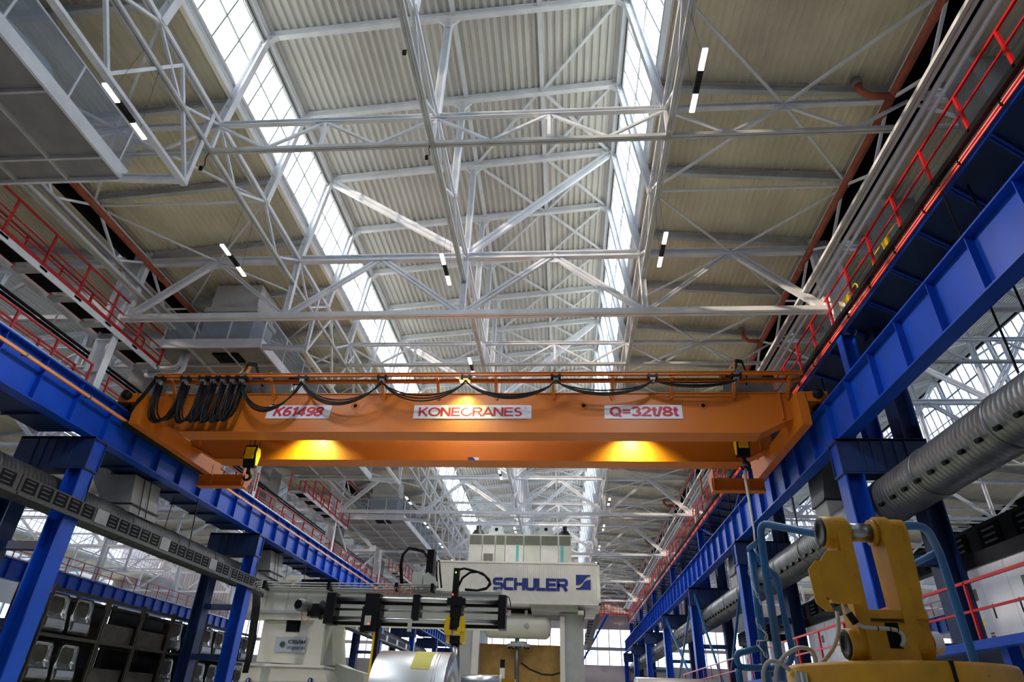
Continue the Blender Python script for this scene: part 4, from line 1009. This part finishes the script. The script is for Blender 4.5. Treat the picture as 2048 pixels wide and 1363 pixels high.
t=thing('feed_roller','steel feed roller between the coil and the press','roller',(2.0,11.5,0))
A=at(925,1347,11.5); B=at(1000,1349,11.5)
MB().cyl((A.x,11.5,A.z-.12),(B.x,11.5,A.z-.12),.12,28).build('roller_drum',STEEL,t); MB().cyl((B.x,11.5,A.z-.12),(B.x+.04,11.5,A.z-.12),.13,28).build('end_ring',CREAM,t)
for xx in (A.x+.05,B.x-.1): MB().box(xx,xx+.05,11.4,11.6,0,A.z-.2).build('bearing_leg',BLUED,t)
t=thing('safety_bollard','yellow machine guard block beside the feed roller','guard',(at(1018,1360,11.5).x,11.5,0))
MB().box(at(1005,1360,11.5).x,at(1030,1360,11.5).x,11.4,11.7,0,at(1018,1357,11.5).z).build('body',YELC,t)
# ================================================================ air ducts
def spiral(t,x,z,r,y0,y1,m,ncoup=6.0):
    prof=[]; y=0
    n=int((y1-y0)/.16)
    for i in range(n+1):
        yy=i*.16; prof+=[(yy,r),(yy+.12,r),(yy+.14,r+.012)]
    MB().lathe((x,y0,z),(0,1,0),prof,30).build('spiral_tube',m,t)
    y=y0
    while y<y1: MB().lathe((x,y,z),(0,1,0),[(-.05,r),(-.05,r+.03),(.05,r+.03),(.05,r)],30).build('coupling_ring',m,t); y+=ncoup/2
# left
for k in range(6):
    ya=3+12*k
    t=thing('spiral_duct','dark grey round spiral duct between the left column legs, %s span from camera'%ORD[k+1],'duct',(-12,ya,6.4),'left spiral ducts')
    spiral(t,-12.0,6.84,.50,ya,ya+12,DUCT)
    for j in range(14):
        y=ya+.6+j*.85; MB().box(-11.62,-11.52,y,y+.16,6.38,6.50).build('air_nozzle',BLACK,t)
    for dx in (0,1): MB().cyl((-11.9,ya+3.4+dx*5,7.3),(-11.9,ya+3.4+dx*5,8.6),.014,6).build('hanger_rod',BLKST,t)
for k in range(5):
    ya=3+12*k
    t=thing('grille_duct','flat grey strip with rows of dark grilles before the left columns, %s length'%ORD[k+1],'duct',(-10.8,ya,6.1),'grille strips')
    MB().box(-10.83,-10.72,ya,ya+11.95,6.17,6.62).build('casing',DUCTB,t)
    for j in range(20):
        y=ya+.1+j*.59
        if j%6==5: MB().box(-10.72,-10.70,y,y+.56,6.2,6.6).build('plain_panel',GALV,t); continue
        g=MB().box(-10.72,-10.71,y,y+.48,6.23,6.58).build('grille',DARK,t)
        for q in range(3): MB().box(-10.71,-10.70,y+.06,y+.36,6.28+.11*q,6.31+.11*q).build('slat',DUCT,g)
    MB().box(-10.74,-10.68,ya,ya+11.95,6.10,6.17).build('lower_rail',DUCTB,t)
    for dy in (2.5,8.5): MB().bar((-10.78,ya+dy,6.6),(-10.95,ya+dy,8.5),.03,.03).build('hanger',BLKST,t)
for k,y in enumerate((20.6,32.6,44.6,56.6)):
    t=thing('box_duct','tall pale rectangular duct rising behind the left blue girder, %s from camera'%ORD[k+1],'duct',(-12.4,y,7.2),'left rectangular ducts')
    q=MB(); q.quadbox([(-12.45,y,7.2),(-11.55,y,7.2),(-11.55,y+1.6,7.2),(-12.45,y+1.6,7.2),(-13.4,y,8.5),(-11.75,y,8.5),(-11.75,y+1.6,8.5),(-13.4,y+1.6,8.5)]); q.build('boot',CONC,t)
    MB().box(-12.47,-11.53,y-.02,y+1.62,7.45,7.50).build('joint_band',BLKST,t)
    MB().box(-13.4,-12.7,y,y+1.4,8.5,12.95).build('riser',CONC,t)
    MB().box(-13.43,-12.67,y-.03,y+1.43,10.6,10.66).build('joint_band',GALV,t)
    for dy in (.5,.9): MB().bar((-11.5,y+dy,7.2),(-11.7,y+dy,8.5),.02,.03).build('rod',BLACK,t)
# right
for k in range(7):
    ya=5.3+12*k; yb=ya+12
    if k==0: ya=3
    t=thing('spiral_duct','light grey round spiral duct with nozzles between right column legs, %s from camera'%ORD[k+1],'duct',(12,ya,6.3),'right spiral ducts')
    spiral(t,12.0,6.88,.57,ya,yb,GALV)
    y=ya+.5; j=0
    while y<yb-.4:
        MB().cyl((11.5,y,6.62),(11.38,y-.02,6.56),.055,10).build('air_nozzle',BLACK,t) if k==0 else MB().box(11.42,11.50,y,y+.26,6.52,6.62).build('air_nozzle',BLACK,t)
        y+=.63 if k==0 else .7
    for dy in (3,8):
        for dx in (-.3,.3): MB().cyl((12+dx,ya+dy,7.4),(12+dx,ya+dy,12.1),.022,6).build('hanger_rod',BLKST,t)
for k,y in enumerate((20.0,32.0,44.0)):
    t=thing('box_duct','grey tapered rectangular duct dropping onto the right spiral duct, %s from camera'%ORD[k+1],'duct',(12,y,7.3),'right rectangular ducts')
    q=MB(); q.quadbox([(11.5,y+.2,7.2),(12.5,y+.2,7.2),(12.5,y+1.2,7.2),(11.5,y+1.2,7.2),(11.5,y+.2,7.75),(12.5,y+.2,7.75),(12.5,y+1.2,7.75),(11.5,y+1.2,7.75)]); q.build('boot',CONC,t)
    q=MB(); q.quadbox([(11.45,y+.2,7.75),(12.55,y+.2,7.75),(12.55,y+1.3,7.75),(11.45,y+1.3,7.75),(11.5,y-.5,9.7),(12.6,y-.5,9.7),(12.6,y+1.2,9.7),(11.5,y+1.2,9.7)]); q.build('taper',DUCT,t)
    MB().box(11.43,12.57,y+.18,y+1.32,7.72,7.78).build('joint_band',BLKST,t)
for k,y in enumerate((10.2,15.0,19.5,25.0,31.5)):
    t=thing('box_duct','pale boxed riser duct behind the right upper walkway, %s from camera'%ORD[k+1],'duct',(13.4,y,12.2),'upper right riser ducts')
    MB().box(12.9,13.9,y,y+1.0,12.15,15.4).build('riser',CONC,t)
    MB().box(12.88,13.92,y-.02,y+1.02,13.4,13.45).build('joint_band',GALV,t)
# yellow lifting brackets on the right walkway
for y in (13.2,15.9): 
    t=thing('yellow_handle','small yellow bent handle bar beside the right upper railing, %s'%('near one' if y<14 else 'far one'),'handle',(12.0,y,12.15),'yellow walkway handles')
    MB().tube([(12.0,y,12.15),(12.0,y,12.9),(12.0,y+.1,13.0),(12.0,y+1.6,13.0),(12.0,y+1.7,12.15)],.018,8).build('bent_bar',YEL,t); MB().box(11.97,12.03,y+.6,y+.9,12.6,12.95).build('tag_plate',YEL,t)
# ================================================================ cross bracing between right columns
t=thing('column_bracing','pale blue cross bracing bars between far right columns','bracing',(11.1,41,0))
MB().ch((11.1,41.3,8.3),(11.1,53.3,2.0),.12,.12,.02).build('brace_bar',BLUEL,t); MB().ch((11.1,53.3,8.3),(11.1,41.3,2.0),.12,.12,.02).build('brace_bar',BLUEL,t)
MB().ch((11.3,29.4,8.3),(11.1,35.3,2.5),.10,.10,.02).build('brace_bar',BLUEL,t); MB().ch((11.1,41.2,8.3),(11.1,35.3,2.5),.10,.10,.02).build('brace_bar',BLUEL,t)
t=thing('column_bracing','diagonal blue bars under the right walkway beyond the crane','bracing',(12,29,9.9))
MB().bar((12,29.5,12.0),(12,35.3,9.9),.1,.1).build('brace_bar',BLUE,t); MB().bar((12,41,12.0),(12,35.3,9.9),.1,.1).build('brace_bar',BLUE,t)
t=thing('column_bracing','diagonal white bars between the left columns beyond the crane','bracing',(-12,41,9.9))
MB().bar((-12,41.5,12.8),(-12,47.3,9.9),.1,.1).build('brace_bar',WHITE,t); MB().bar((-12,53.1,12.8),(-12,47.3,9.9),.1,.1).build('brace_bar',WHITE,t)
# ================================================================ mezzanine, cabinets, railing on the right
t=thing('mezzanine','blue steel mezzanine platform behind the right columns','platform',(14,2,0))
MB().box(10.3,10.5,2,46,2.86,3.0).build('edge_channel',BLUE,t); MB().box(10.5,15.5,2,46,2.9,3.0).build('deck',BLUED,t)
for y in (4,12,20,28,36,44): MB().box(10.5,10.7,y,y+.2,0,2.9).build('leg',BLUE,t)
t=thing('mezzanine_railing','red handrail along the mezzanine edge at lower right','railing',(10.45,3,3.0))
L=[3+1.9*i for i in range(22)]
MB().box(10.42,10.47,3,43.5,3.92,3.97).build('top_rail',RED,t); MB().box(10.43,10.46,3,43.5,3.46,3.5).build('middle_rail',RED,t)
for y in L: MB().box(10.42,10.47,y,y+.05,3.0,3.95).build('post',RED,t)
def cabinets(ya,n,lab,x=13.2):
    t=thing('control_cabinet',lab,'cabinet',(x,ya,3.0),'white control cabinets')
    w=1.0
    for i in range(n):
        y=ya+i*w
        b=MB().box(x,x+.7,y+.01,y+w-.01,3.02,5.05).build('cabinet_body',CAB,t)
        MB().box(x-.02,x,y+.03,y+w-.03,3.12,5.0).build('door',CAB,b)
        MB().box(x-.035,x-.02,y+.82,y+.86,3.9,4.2).build('handle',BLKST,b)
        if i%2==0:
            MB().box(x-.03,x-.02,y+.3,y+.55,4.35,4.6).build('display',GRILL,b)
            for q in range(6): MB().box(x-.03,x-.02,y+.1,y+.25,3.3+.06*q,3.33+.06*q).build('vent_slot',GRILL,b)
        if i%3==1: MB().box(x-.03,x-.02,y+.4,y+.44,3.75,3.95).build('warning_label',YEL,b)
    MB().box(x-.05,x+.8,ya-.1,ya+n*w+.1,5.05,5.35).build('top_tray',BLKST,t)
    return t
cabinets(12.6,5,'nearest row of white control cabinets on the mezzanine, lower right')
cabinets(23.0,6,'middle row of white control cabinets behind the blue tube ladder')
cabinets(34.5,5,'far row of white control cabinets seen under the right duct')
t=thing('grille_duct','black grille duct strip above the right control cabinets','duct',(14.5,3,5.7))
MB().box(14.3,14.6,3,45,5.7,6.4).build('casing',BLKST,t)
y=3.5
while y<44:
    g=MB().box(14.27,14.3,y,y+.9,5.8,6.3).build('grille',DARK,t)
    for q in (0,1,2): MB().box(14.25,14.27,y+.15,y+.7,5.86+.15*q,5.91+.15*q).build('slat',GALV,g)
    y+=1.5
# distant red mezzanine rails on end wall
t=thing('end_wall_gallery','red handrails and stair at the far end wall, right side','gallery',(9,YE-1.5,11))
MB().box(3.5,11.6,YE-1.2,YE-.2,12.9,13.0).build('deck',RED,t)
for z in (13.5,14.1): MB().box(3.5,11.6,YE-1.25,YE-1.2,z-.05,z).build('rail',RED,t)
for i in range(9): MB().box(3.5+i,3.56+i,YE-1.25,YE-1.2,13,14.1).build('post',RED,t)
MB().bar((9.0,YE-1.3,12.9),(5.5,YE-1.3,7.2),.3,.25).build('stair',BLUE,t); MB().bar((9.0,YE-1.3,13.9),(5.5,YE-1.3,8.2),.06,.06).build('stair_rail',RED,t)
# ================================================================ storage racks with pressed body panels on the left
def stamping():
    t=thing('body_panel','-','car body panel',(-13.0,0,0),'pressed car body panels in the racks')
    # frame of a vehicle side: opening above, bulged sill below; local y 0..1.1, z 0..1.15, face towards +x
    b=MB()
    out=[(0.06,0.0),(1.0,0.0),(1.08,.12),(1.06,.52),(1.02,.60),(.98,1.02),(.88,1.15),(.20,1.15),(.10,1.03),(.04,.6),(.0,.5),(0.0,.1)]
    inn=[(.30,.60),(.50,.57),(.66,.57),(.80,.60),(.83,.68),(.82,.86),(.80,.98),(.74,1.03),(.30,1.03),(.22,.98),(.21,.85),(.23,.68)]
    n=12
    for dx in (0,.05):
        for (u,w_) in out: b.v.append((-13.0-dx-(0 if w_>.3 else -.06),u,w_))
        for (u,w_) in inn: b.v.append((-13.0-dx-.05,u,w_))
    order=[0,1,2,3,4,5,6,7,8,9,10,11]; io=[1,2,3,4,5,6,7,8,9,10,11,0]
    # connect rings by nearest angle
    cx,cy=.53,.75
    ang=lambda p: math.atan2(p[1]-cy,p[0]-cx)%(2*PI)
    oi=sorted(range(n),key=lambda i:ang(out[i])); ii=sorted(range(n),key=lambda i:ang(inn[i]))
    for k in range(n):
        a=oi[k]; c=oi[(k+1)%n]; e=ii[k]; g=ii[(k+1)%n]
        b.f.append((a,c,n+g,n+e)); b.s.append(True)
        b.f.append((24+a,24+n+e,24+n+g,24+c)); b.s.append(False)
        b.f.append((a,24+a,24+c,c)); b.s.append(False)
        b.f.append((n+e,n+g,24+n+g,24+n+e)); b.s.append(False)
    b.build('pressed_skin',CARM,t)
    MB().prism([(-12.93,.10),(-12.90,.18),(-12.91,.36),(-12.97,.42),(-12.99,.10)],.12,.96).build('lower_bulge',CARM,t)
    MB().box(-13.35,-13.06,.05,1.0,.02,1.05).build('stack_behind',RACKM,t)
    return t
st=None; cnt=0
tiers=[(3.50,'upper'),(2.05,'lower')]
rk=[20.75,23.75,25.95,28.15,30.95,33.75]
for i,y in enumerate(rk):
    w_=(rk[i+1]-y) if i+1<len(rk) else 2.8
    t=thing('storage_rack','steel storage rack bay in the left stack, %s from camera'%ORD[i+1],'rack',(-14.0,y,0),'storage racks')
    for xx in (-13.35,-14.6):
        for yy in (y+.02,y+w_-.1): MB().box(xx-.04,xx+.04,yy,yy+.08,0,4.85).build('upright',RACKM,t)
        for z in (.5,1.95,3.38,4.75): MB().box(xx-.04,xx+.04,y+.1,y+w_-.1,z-.06,z+.04).build('beam',RACKM,t)
    for z in (.5,1.95,3.38): MB().box(-14.6,-13.4,y+.1,y+w_-.1,z-.02,z+.02).build('shelf',RACKM,t)
    MB().box(-14.7,-14.66,y+.1,y+w_-.1,.5,4.7).build('shade_backing',BLKST,t)  # black sheet added to stand in for shade in the empty bays
    if i in (1,2):
        for z in (1.97,3.42): MB().box(-14.5,-13.45,y+.15,y+w_-.15,z,z+.6).build('dark_fill',RACKM,t)  # dark blocks filling the middle rack bays
    else:
        for z,tn_ in tiers:
            for j in range(2):
                yy=y+.18+j*1.28
                cnt+=1; lb='pressed grey body panel, %s tier, %s rack bay from camera, %s one'%(tn_,ORD[i+1],('near','far')[j])
                if st is None:
                    st=stamping(); st.location=(-13.5,0,0); base=st; base['label']=lb
                    st.location=(-13.5,yy,z-.0)
                else:
                    copy_tree(base,0,yy-base.location.y,lb,dz=z-base.location.z)
# far-left crane girder handrail in the neighbouring bay
for s,nm in ((-1,'left'),(1,'right')):
    t=thing('far_railing','distant red handrail on the far crane runway of the %s bay'%nm,'railing',(s*35,5,9.9))
    for z in (10.4,10.9): MB().box(s*34.9-.03,s*34.9+.03,5,76,z-.05,z).build('rail',RED,t)
    y=5
    while y<76: MB().box(s*34.9-.03,s*34.9+.03,y,y+.06,9.85,10.9).build('post',RED,t); y+=1.8
# ================================================================ foreground yellow clevis and drum
YF=4.0
t=thing('lifting_clevis','worn yellow steel clevis with two tall eye plates and steel pin','clevis',(5.0,4.1,1.9))
cl=t
def eye_plate(xa,xb,zt,zb,yc,r,rb,nm):
    poly=[]
    for k in range(13):
        a=math.radians(180-k*15); poly.append((yc+r*math.cos(a),zt+r*math.sin(a)))
    for k in range(13):
        a=math.radians(-k*15); poly.append((yc+rb*math.cos(a),zb+rb*math.sin(a)))
    return MB().prism(poly,xa,xb,'x').build(nm,YELC,cl)
PT=at(1685,1056,YF); PR=at(1795,1054,YF); PB=at(1712,1283,YF); PBR=at(1868,1275,YF)
xA0,xA1=at(1668,1060,YF).x,at(1700,1060,YF).x
xB0,xB1=at(1764,1060,YF).x,at(1812,1060,YF).x
zt=PT.z; zb=at(1720,1285,YF).z
rr=.095
a1=eye_plate(xA0+.02,xA1,zt,zb,YF+.1,rr,.085,'left_plate'); eye_plate(xA0+.005,xA0+.02,zt,zb+.3,YF+.1,rr*.9,.05,'left_outer_plate')
xm=(xB0+xB1)/2
eye_plate(xA0+.045,xA1+.012,zt,zb,YF+.112,rr*.88,.08,'left_inner_plate')
eye_plate(xm+.004,xB1,zt,zb,YF+.115,rr*.9,.08,'right_back_plate')
MB().cyl((xB0-.03,YF+.1,zt),(xB0,YF+.1,zt),.078,32).build('right_boss',YELC,cl); MB().cyl((xA1,YF+.1,zt),(xA1+.02,YF+.1,zt),.078,32).build('left_boss',YELC,cl)
a2=eye_plate(xB0,xm,zt,zb,YF+.1,rr,.085,'right_plate'); eye_plate(xB1,xB1+.02,zt,zb+.3,YF+.1,rr*.85,.05,'right_outer_plate')
MB().cyl((xA1,YF+.1,zt),(xB0,YF+.1,zt),.056,32).build('pin_sleeve',STEELD,cl)
def capdisc(x,z,r,nm='pin_cap'):
    o=MB().lathe((x,YF+.1,z),(-1,0,0),[(-.03,r*1.0),(.03,r*1.0),(.035,r*.96),(.035,.0001)],40).build(nm+'_ring',YELC,cl)
    d=MB().lathe((x-.038,YF+.1,z),(-1,0,0),[(0,r*.93),(.006,r*.9),(.006,r*.55),(.0,r*.52),(.0,.0001)],40).build(nm,BLKST,cl)
    for k in range(6):
        a=2*PI*k/6+.3; MB().cyl((x-.035,YF+.1+r*.74*math.cos(a),z+r*.74*math.sin(a)),(x-.045,YF+.1+r*.74*math.cos(a),z+r*.74*math.sin(a)),r*.07,8).build('cap_bolt',BLKST,d)
capdisc(xA0-.005,zt,.095); capdisc(xA0+.005,zb,.085,'lower_pin_cap')
MB().lathe((xB1+.03,YF+.1,zb+.02),(1,0,0),[(-.02,.06),(.03,.06),(.04,.04),(.04,.001)],24).build('right_pin_end',CAB,cl)
# cross web and base block between plates
zw=at(1800,1222,YF).z; zw2=at(1800,1232,YF).z
MB().box(xA0+.04,xB1,YF+.02,YF+.18,zw2-.01,zw+.01).build('cross_web',YELC,cl)
bl=MB(); xb0,xb1=at(1752,1270,YF).x-.05,at(1850,1270,YF).x-.05
bl.prism([(YF+.0,zb-.12),(YF+.2,zb-.12),(YF+.2,zw2-.02),(YF+.04,zw2-.02),(YF,zw2-.06)],xb0,xb1,'x'); bl.build('hinge_block',YELC,cl)
pk=MB(); pk.box(at(1786,1270,YF).x-.03,at(1812,1270,YF).x-.03,YF-.006,YF+.0,at(1800,1296,YF).z,at(1800,1245,YF).z); pk.build('hose_slot',DARK,cl)
# guard plate (folded)
g=[(4.0,0)]
G=[at(u,v,YF-.06) for u,v in ((1638,1122),(1652,1101),(1696,1101),(1716,1130),(1722,1207),(1674,1207),(1650,1190))]
MB().prism([(p.x,p.z) for p in G],YF-.07,YF-.055).build('guard_plate',YELC,cl)
G2=[at(u,v,YF-.06) for u,v in ((1616,1138),(1630,1120),(1638,1122),(1650,1190),(1668,1222),(1652,1222),(1632,1205))]
q=MB(); fr=[(p.x,YF-.0625,p.z) for p in G2]; 
q.prism([(p.x,p.z) for p in G2],YF-.068,YF-.056); q.build('guard_side',YELC,cl)
MB().box(at(1650,1150,YF).x,at(1700,1150,YF).x,YF-.055,YF+.02,at(1680,1205,YF).z,at(1680,1198,YF).z).build('guard_base',YELC,cl)
hp=[at(u,v,YF-.04) for u,v in ((1690,1208),(1697,1225),(1703,1234),(1712,1246),(1730,1254),(1755,1256),(1780,1257),(1795,1260),(1805,1268),(1808,1280),(1804,1292))]
MB().tube(hp,.011,12).build('grey_hose',CABLE,cl); MB().tube(hp[1:4],.02,12).build('hose_gland',BLACK,cl)
for i in (5,6,7): MB().tube([hp[i]-V(.003,0,0),hp[i]+V(.003,0,0)],.0125,12).build('hose_tie',BLACK,cl)
# drum under it
c0=at(1860,1335,YF); rad=.62
dt=thing('clevis_drum','large round yellow drum top under the clevis at the lower right edge','drum',(c0.x+.0,YF+.5,0))
zd=at(1760,1322,YF).z-.0
MB().lathe((c0.x+.02,YF+.45,zd-.9),(0,0,1),[(0,.001),(0,rad),(.88,rad),(.9,rad-.01),(.9,.001)],64).build('drum_shell',YELC,dt)
MB().box(c0.x+.02+.0,c0.x+.035,YF+.45-rad-.012,YF+.45-rad+.05,zd-.5,zd).build('shell_seam',BLACK,dt)
MB().box(c0.x-.3,c0.x+.3,YF+.2,YF+.8,0,zd-.9).build('drum_stand',BLUED,dt)
# ================================================================ blue tubular ladder rails
YL_=5.4
lt=thing('tube_ladder','blue tubular ladder handrails standing behind the yellow clevis','ladder',(5,YL_,0))
def tb(pts,Yd,r,nm,m,par,n=12,ground=False):
    P=[at(u,v,Yd if len(q)==2 else q[2]) for q in pts for (u,v) in [q[:2]]]
    if ground: P.append(V(P[-1].x,P[-1].y,0))
    # round off corners
    out=[P[0]]
    for i in range(1,len(P)-1):
        a,b,c=P[i-1],P[i],P[i+1]; k=min(.12,.45*min((b-a).length,(c-b).length))
        p=b+(a-b).normalized()*k; q=b+(c-b).normalized()*k
        for s_ in range(5):
            t_=s_/4; out.append((p*(1-t_)+b*t_)*(1-t_)+(b*(1-t_)+q*t_)*t_)
    out.append(P[-1])
    return MB().tube(out,r,n).build(nm,m,par)
tb([(1565,1362),(1524,1090),(1520,1045,5.4),(1650,1070,5.0),(1790,1052,4.9),(1850,1050,5.0),(1880,1105,5.3),(1942,1300,5.3),(1960,1362,5.3)],YL_,.030,'hoop_rail',BLUEL,lt,14,True)
tb([(1536,1362),(1502,1104)],YL_+.25,.032,'post',BLUEL,lt,14); MB().cyl(at(1536,1362,YL_+.25),V(at(1536,1362,YL_+.25).x,YL_+.25,0),.032,14).build('post',BLUEL,lt)
tb([(1502,1108,5.65),(1498,1096,5.65),(1520,1080,5.4)],YL_,.024,'link_bar',BLUEL,lt)
tb([(1505,1098,5.65),(1525,1130,5.6),(1552,1150,5.6),(1586,1310,5.6),(1572,1336,5.6),(1478,1334,5.6),(1471,1306,5.6),(1520,1295,5.6)],5.6,.024,'gate_loop',BLUEL,lt)
tb([(1476,1336),(1480,1362)],5.6,.026,'gate_post',BLUEL,lt,12,True)
tb([(1880,1100,5.3),(1826,1128,5.5)],5.4,.024,'side_bar',BLUEL,lt)
tb([(1776,1150,5.6),(1784,1225,5.6),(1800,1362,5.6)],5.6,.026,'inner_post',BLUEL,lt,12,True)
# chains
def chain(pts,Yd,lab):
    t=thing('steel_chain',lab,'chain',at(pts[0][0],pts[0][1],Yd),'hanging chains')
    P=[at(u,v,Yd) for u,v in pts]; d=0; seg=[]
    for a,b in zip(P,P[1:]):
        n=max(1,int((b-a).length/.034))
        for i in range(n): seg.append((a.lerp(b,i/n),a.lerp(b,(i+1)/n)))
    b=MB()
    for i,(p,q) in enumerate(seg):
        m_=(p+q)/2; dr=(q-p).normalized(); sd=dr.cross(V(0,1,0)).normalized() if i%2 else V(0,1,0)
        L=.021; R=.009
        pts_=[m_+dr*(L*math.cos(x))*1.0+sd*(R*math.sin(x)) for x in [2*PI*k/10 for k in range(10)]]
        MB().tube(pts_,.0035,6,closed=True).build('link',STEEL,t)
    return t
chain([(1497,1128),(1500,1150),(1508,1175),(1517,1195),(1523,1212)],5.3,'steel chain draped on the upper part of the blue ladder post')
chain([(1512,1236),(1513,1246),(1524,1258),(1534,1268),(1531,1280),(1516,1281),(1516,1290),(1526,1302),(1536,1316),(1542,1330)],5.3,'steel chain looped low on the blue ladder post')
# grey cables and connector
ct=thing('cable_connector','grey cable connector box with looping cables beside the yellow drum','connector',at(1615,1355,4.3))
b=MB(); p0=at(1590,1352,4.3); p1=at(1645,1366,4.3); b.bar(p0,p1,.05,.06); b.build('connector_shell',CABLE,ct)
for k in range(5): 
    e=p0.lerp(p1,.15+.17*k); MB().bar(e+V(0,-.03,.0),e+V(.004,-.03,.0),.05,.05).build('rib',CAB,ct)
for pts in ([(1674,1222),(1679,1260),(1668,1295),(1645,1325),(1618,1352)],[(1596,1352),(1575,1335),(1552,1320),(1535,1322),(1525,1342),(1528,1366)],[(1550,1366),(1552,1335),(1570,1308),(1598,1293),(1622,1297),(1632,1316),(1630,1335)]):
    tb(pts,4.35,.012,'grey_cable',CABLE,ct)
tb([(1604,1358),(1590,1350),(1580,1343)],4.33,.017,'cable_gland',YEL,ct)
MB().box(at(1560,1362,4.5).x-.1,at(1700,1362,4.5).x,4.45,4.9,0,1.72).build('machine_console',BLUED,ct)
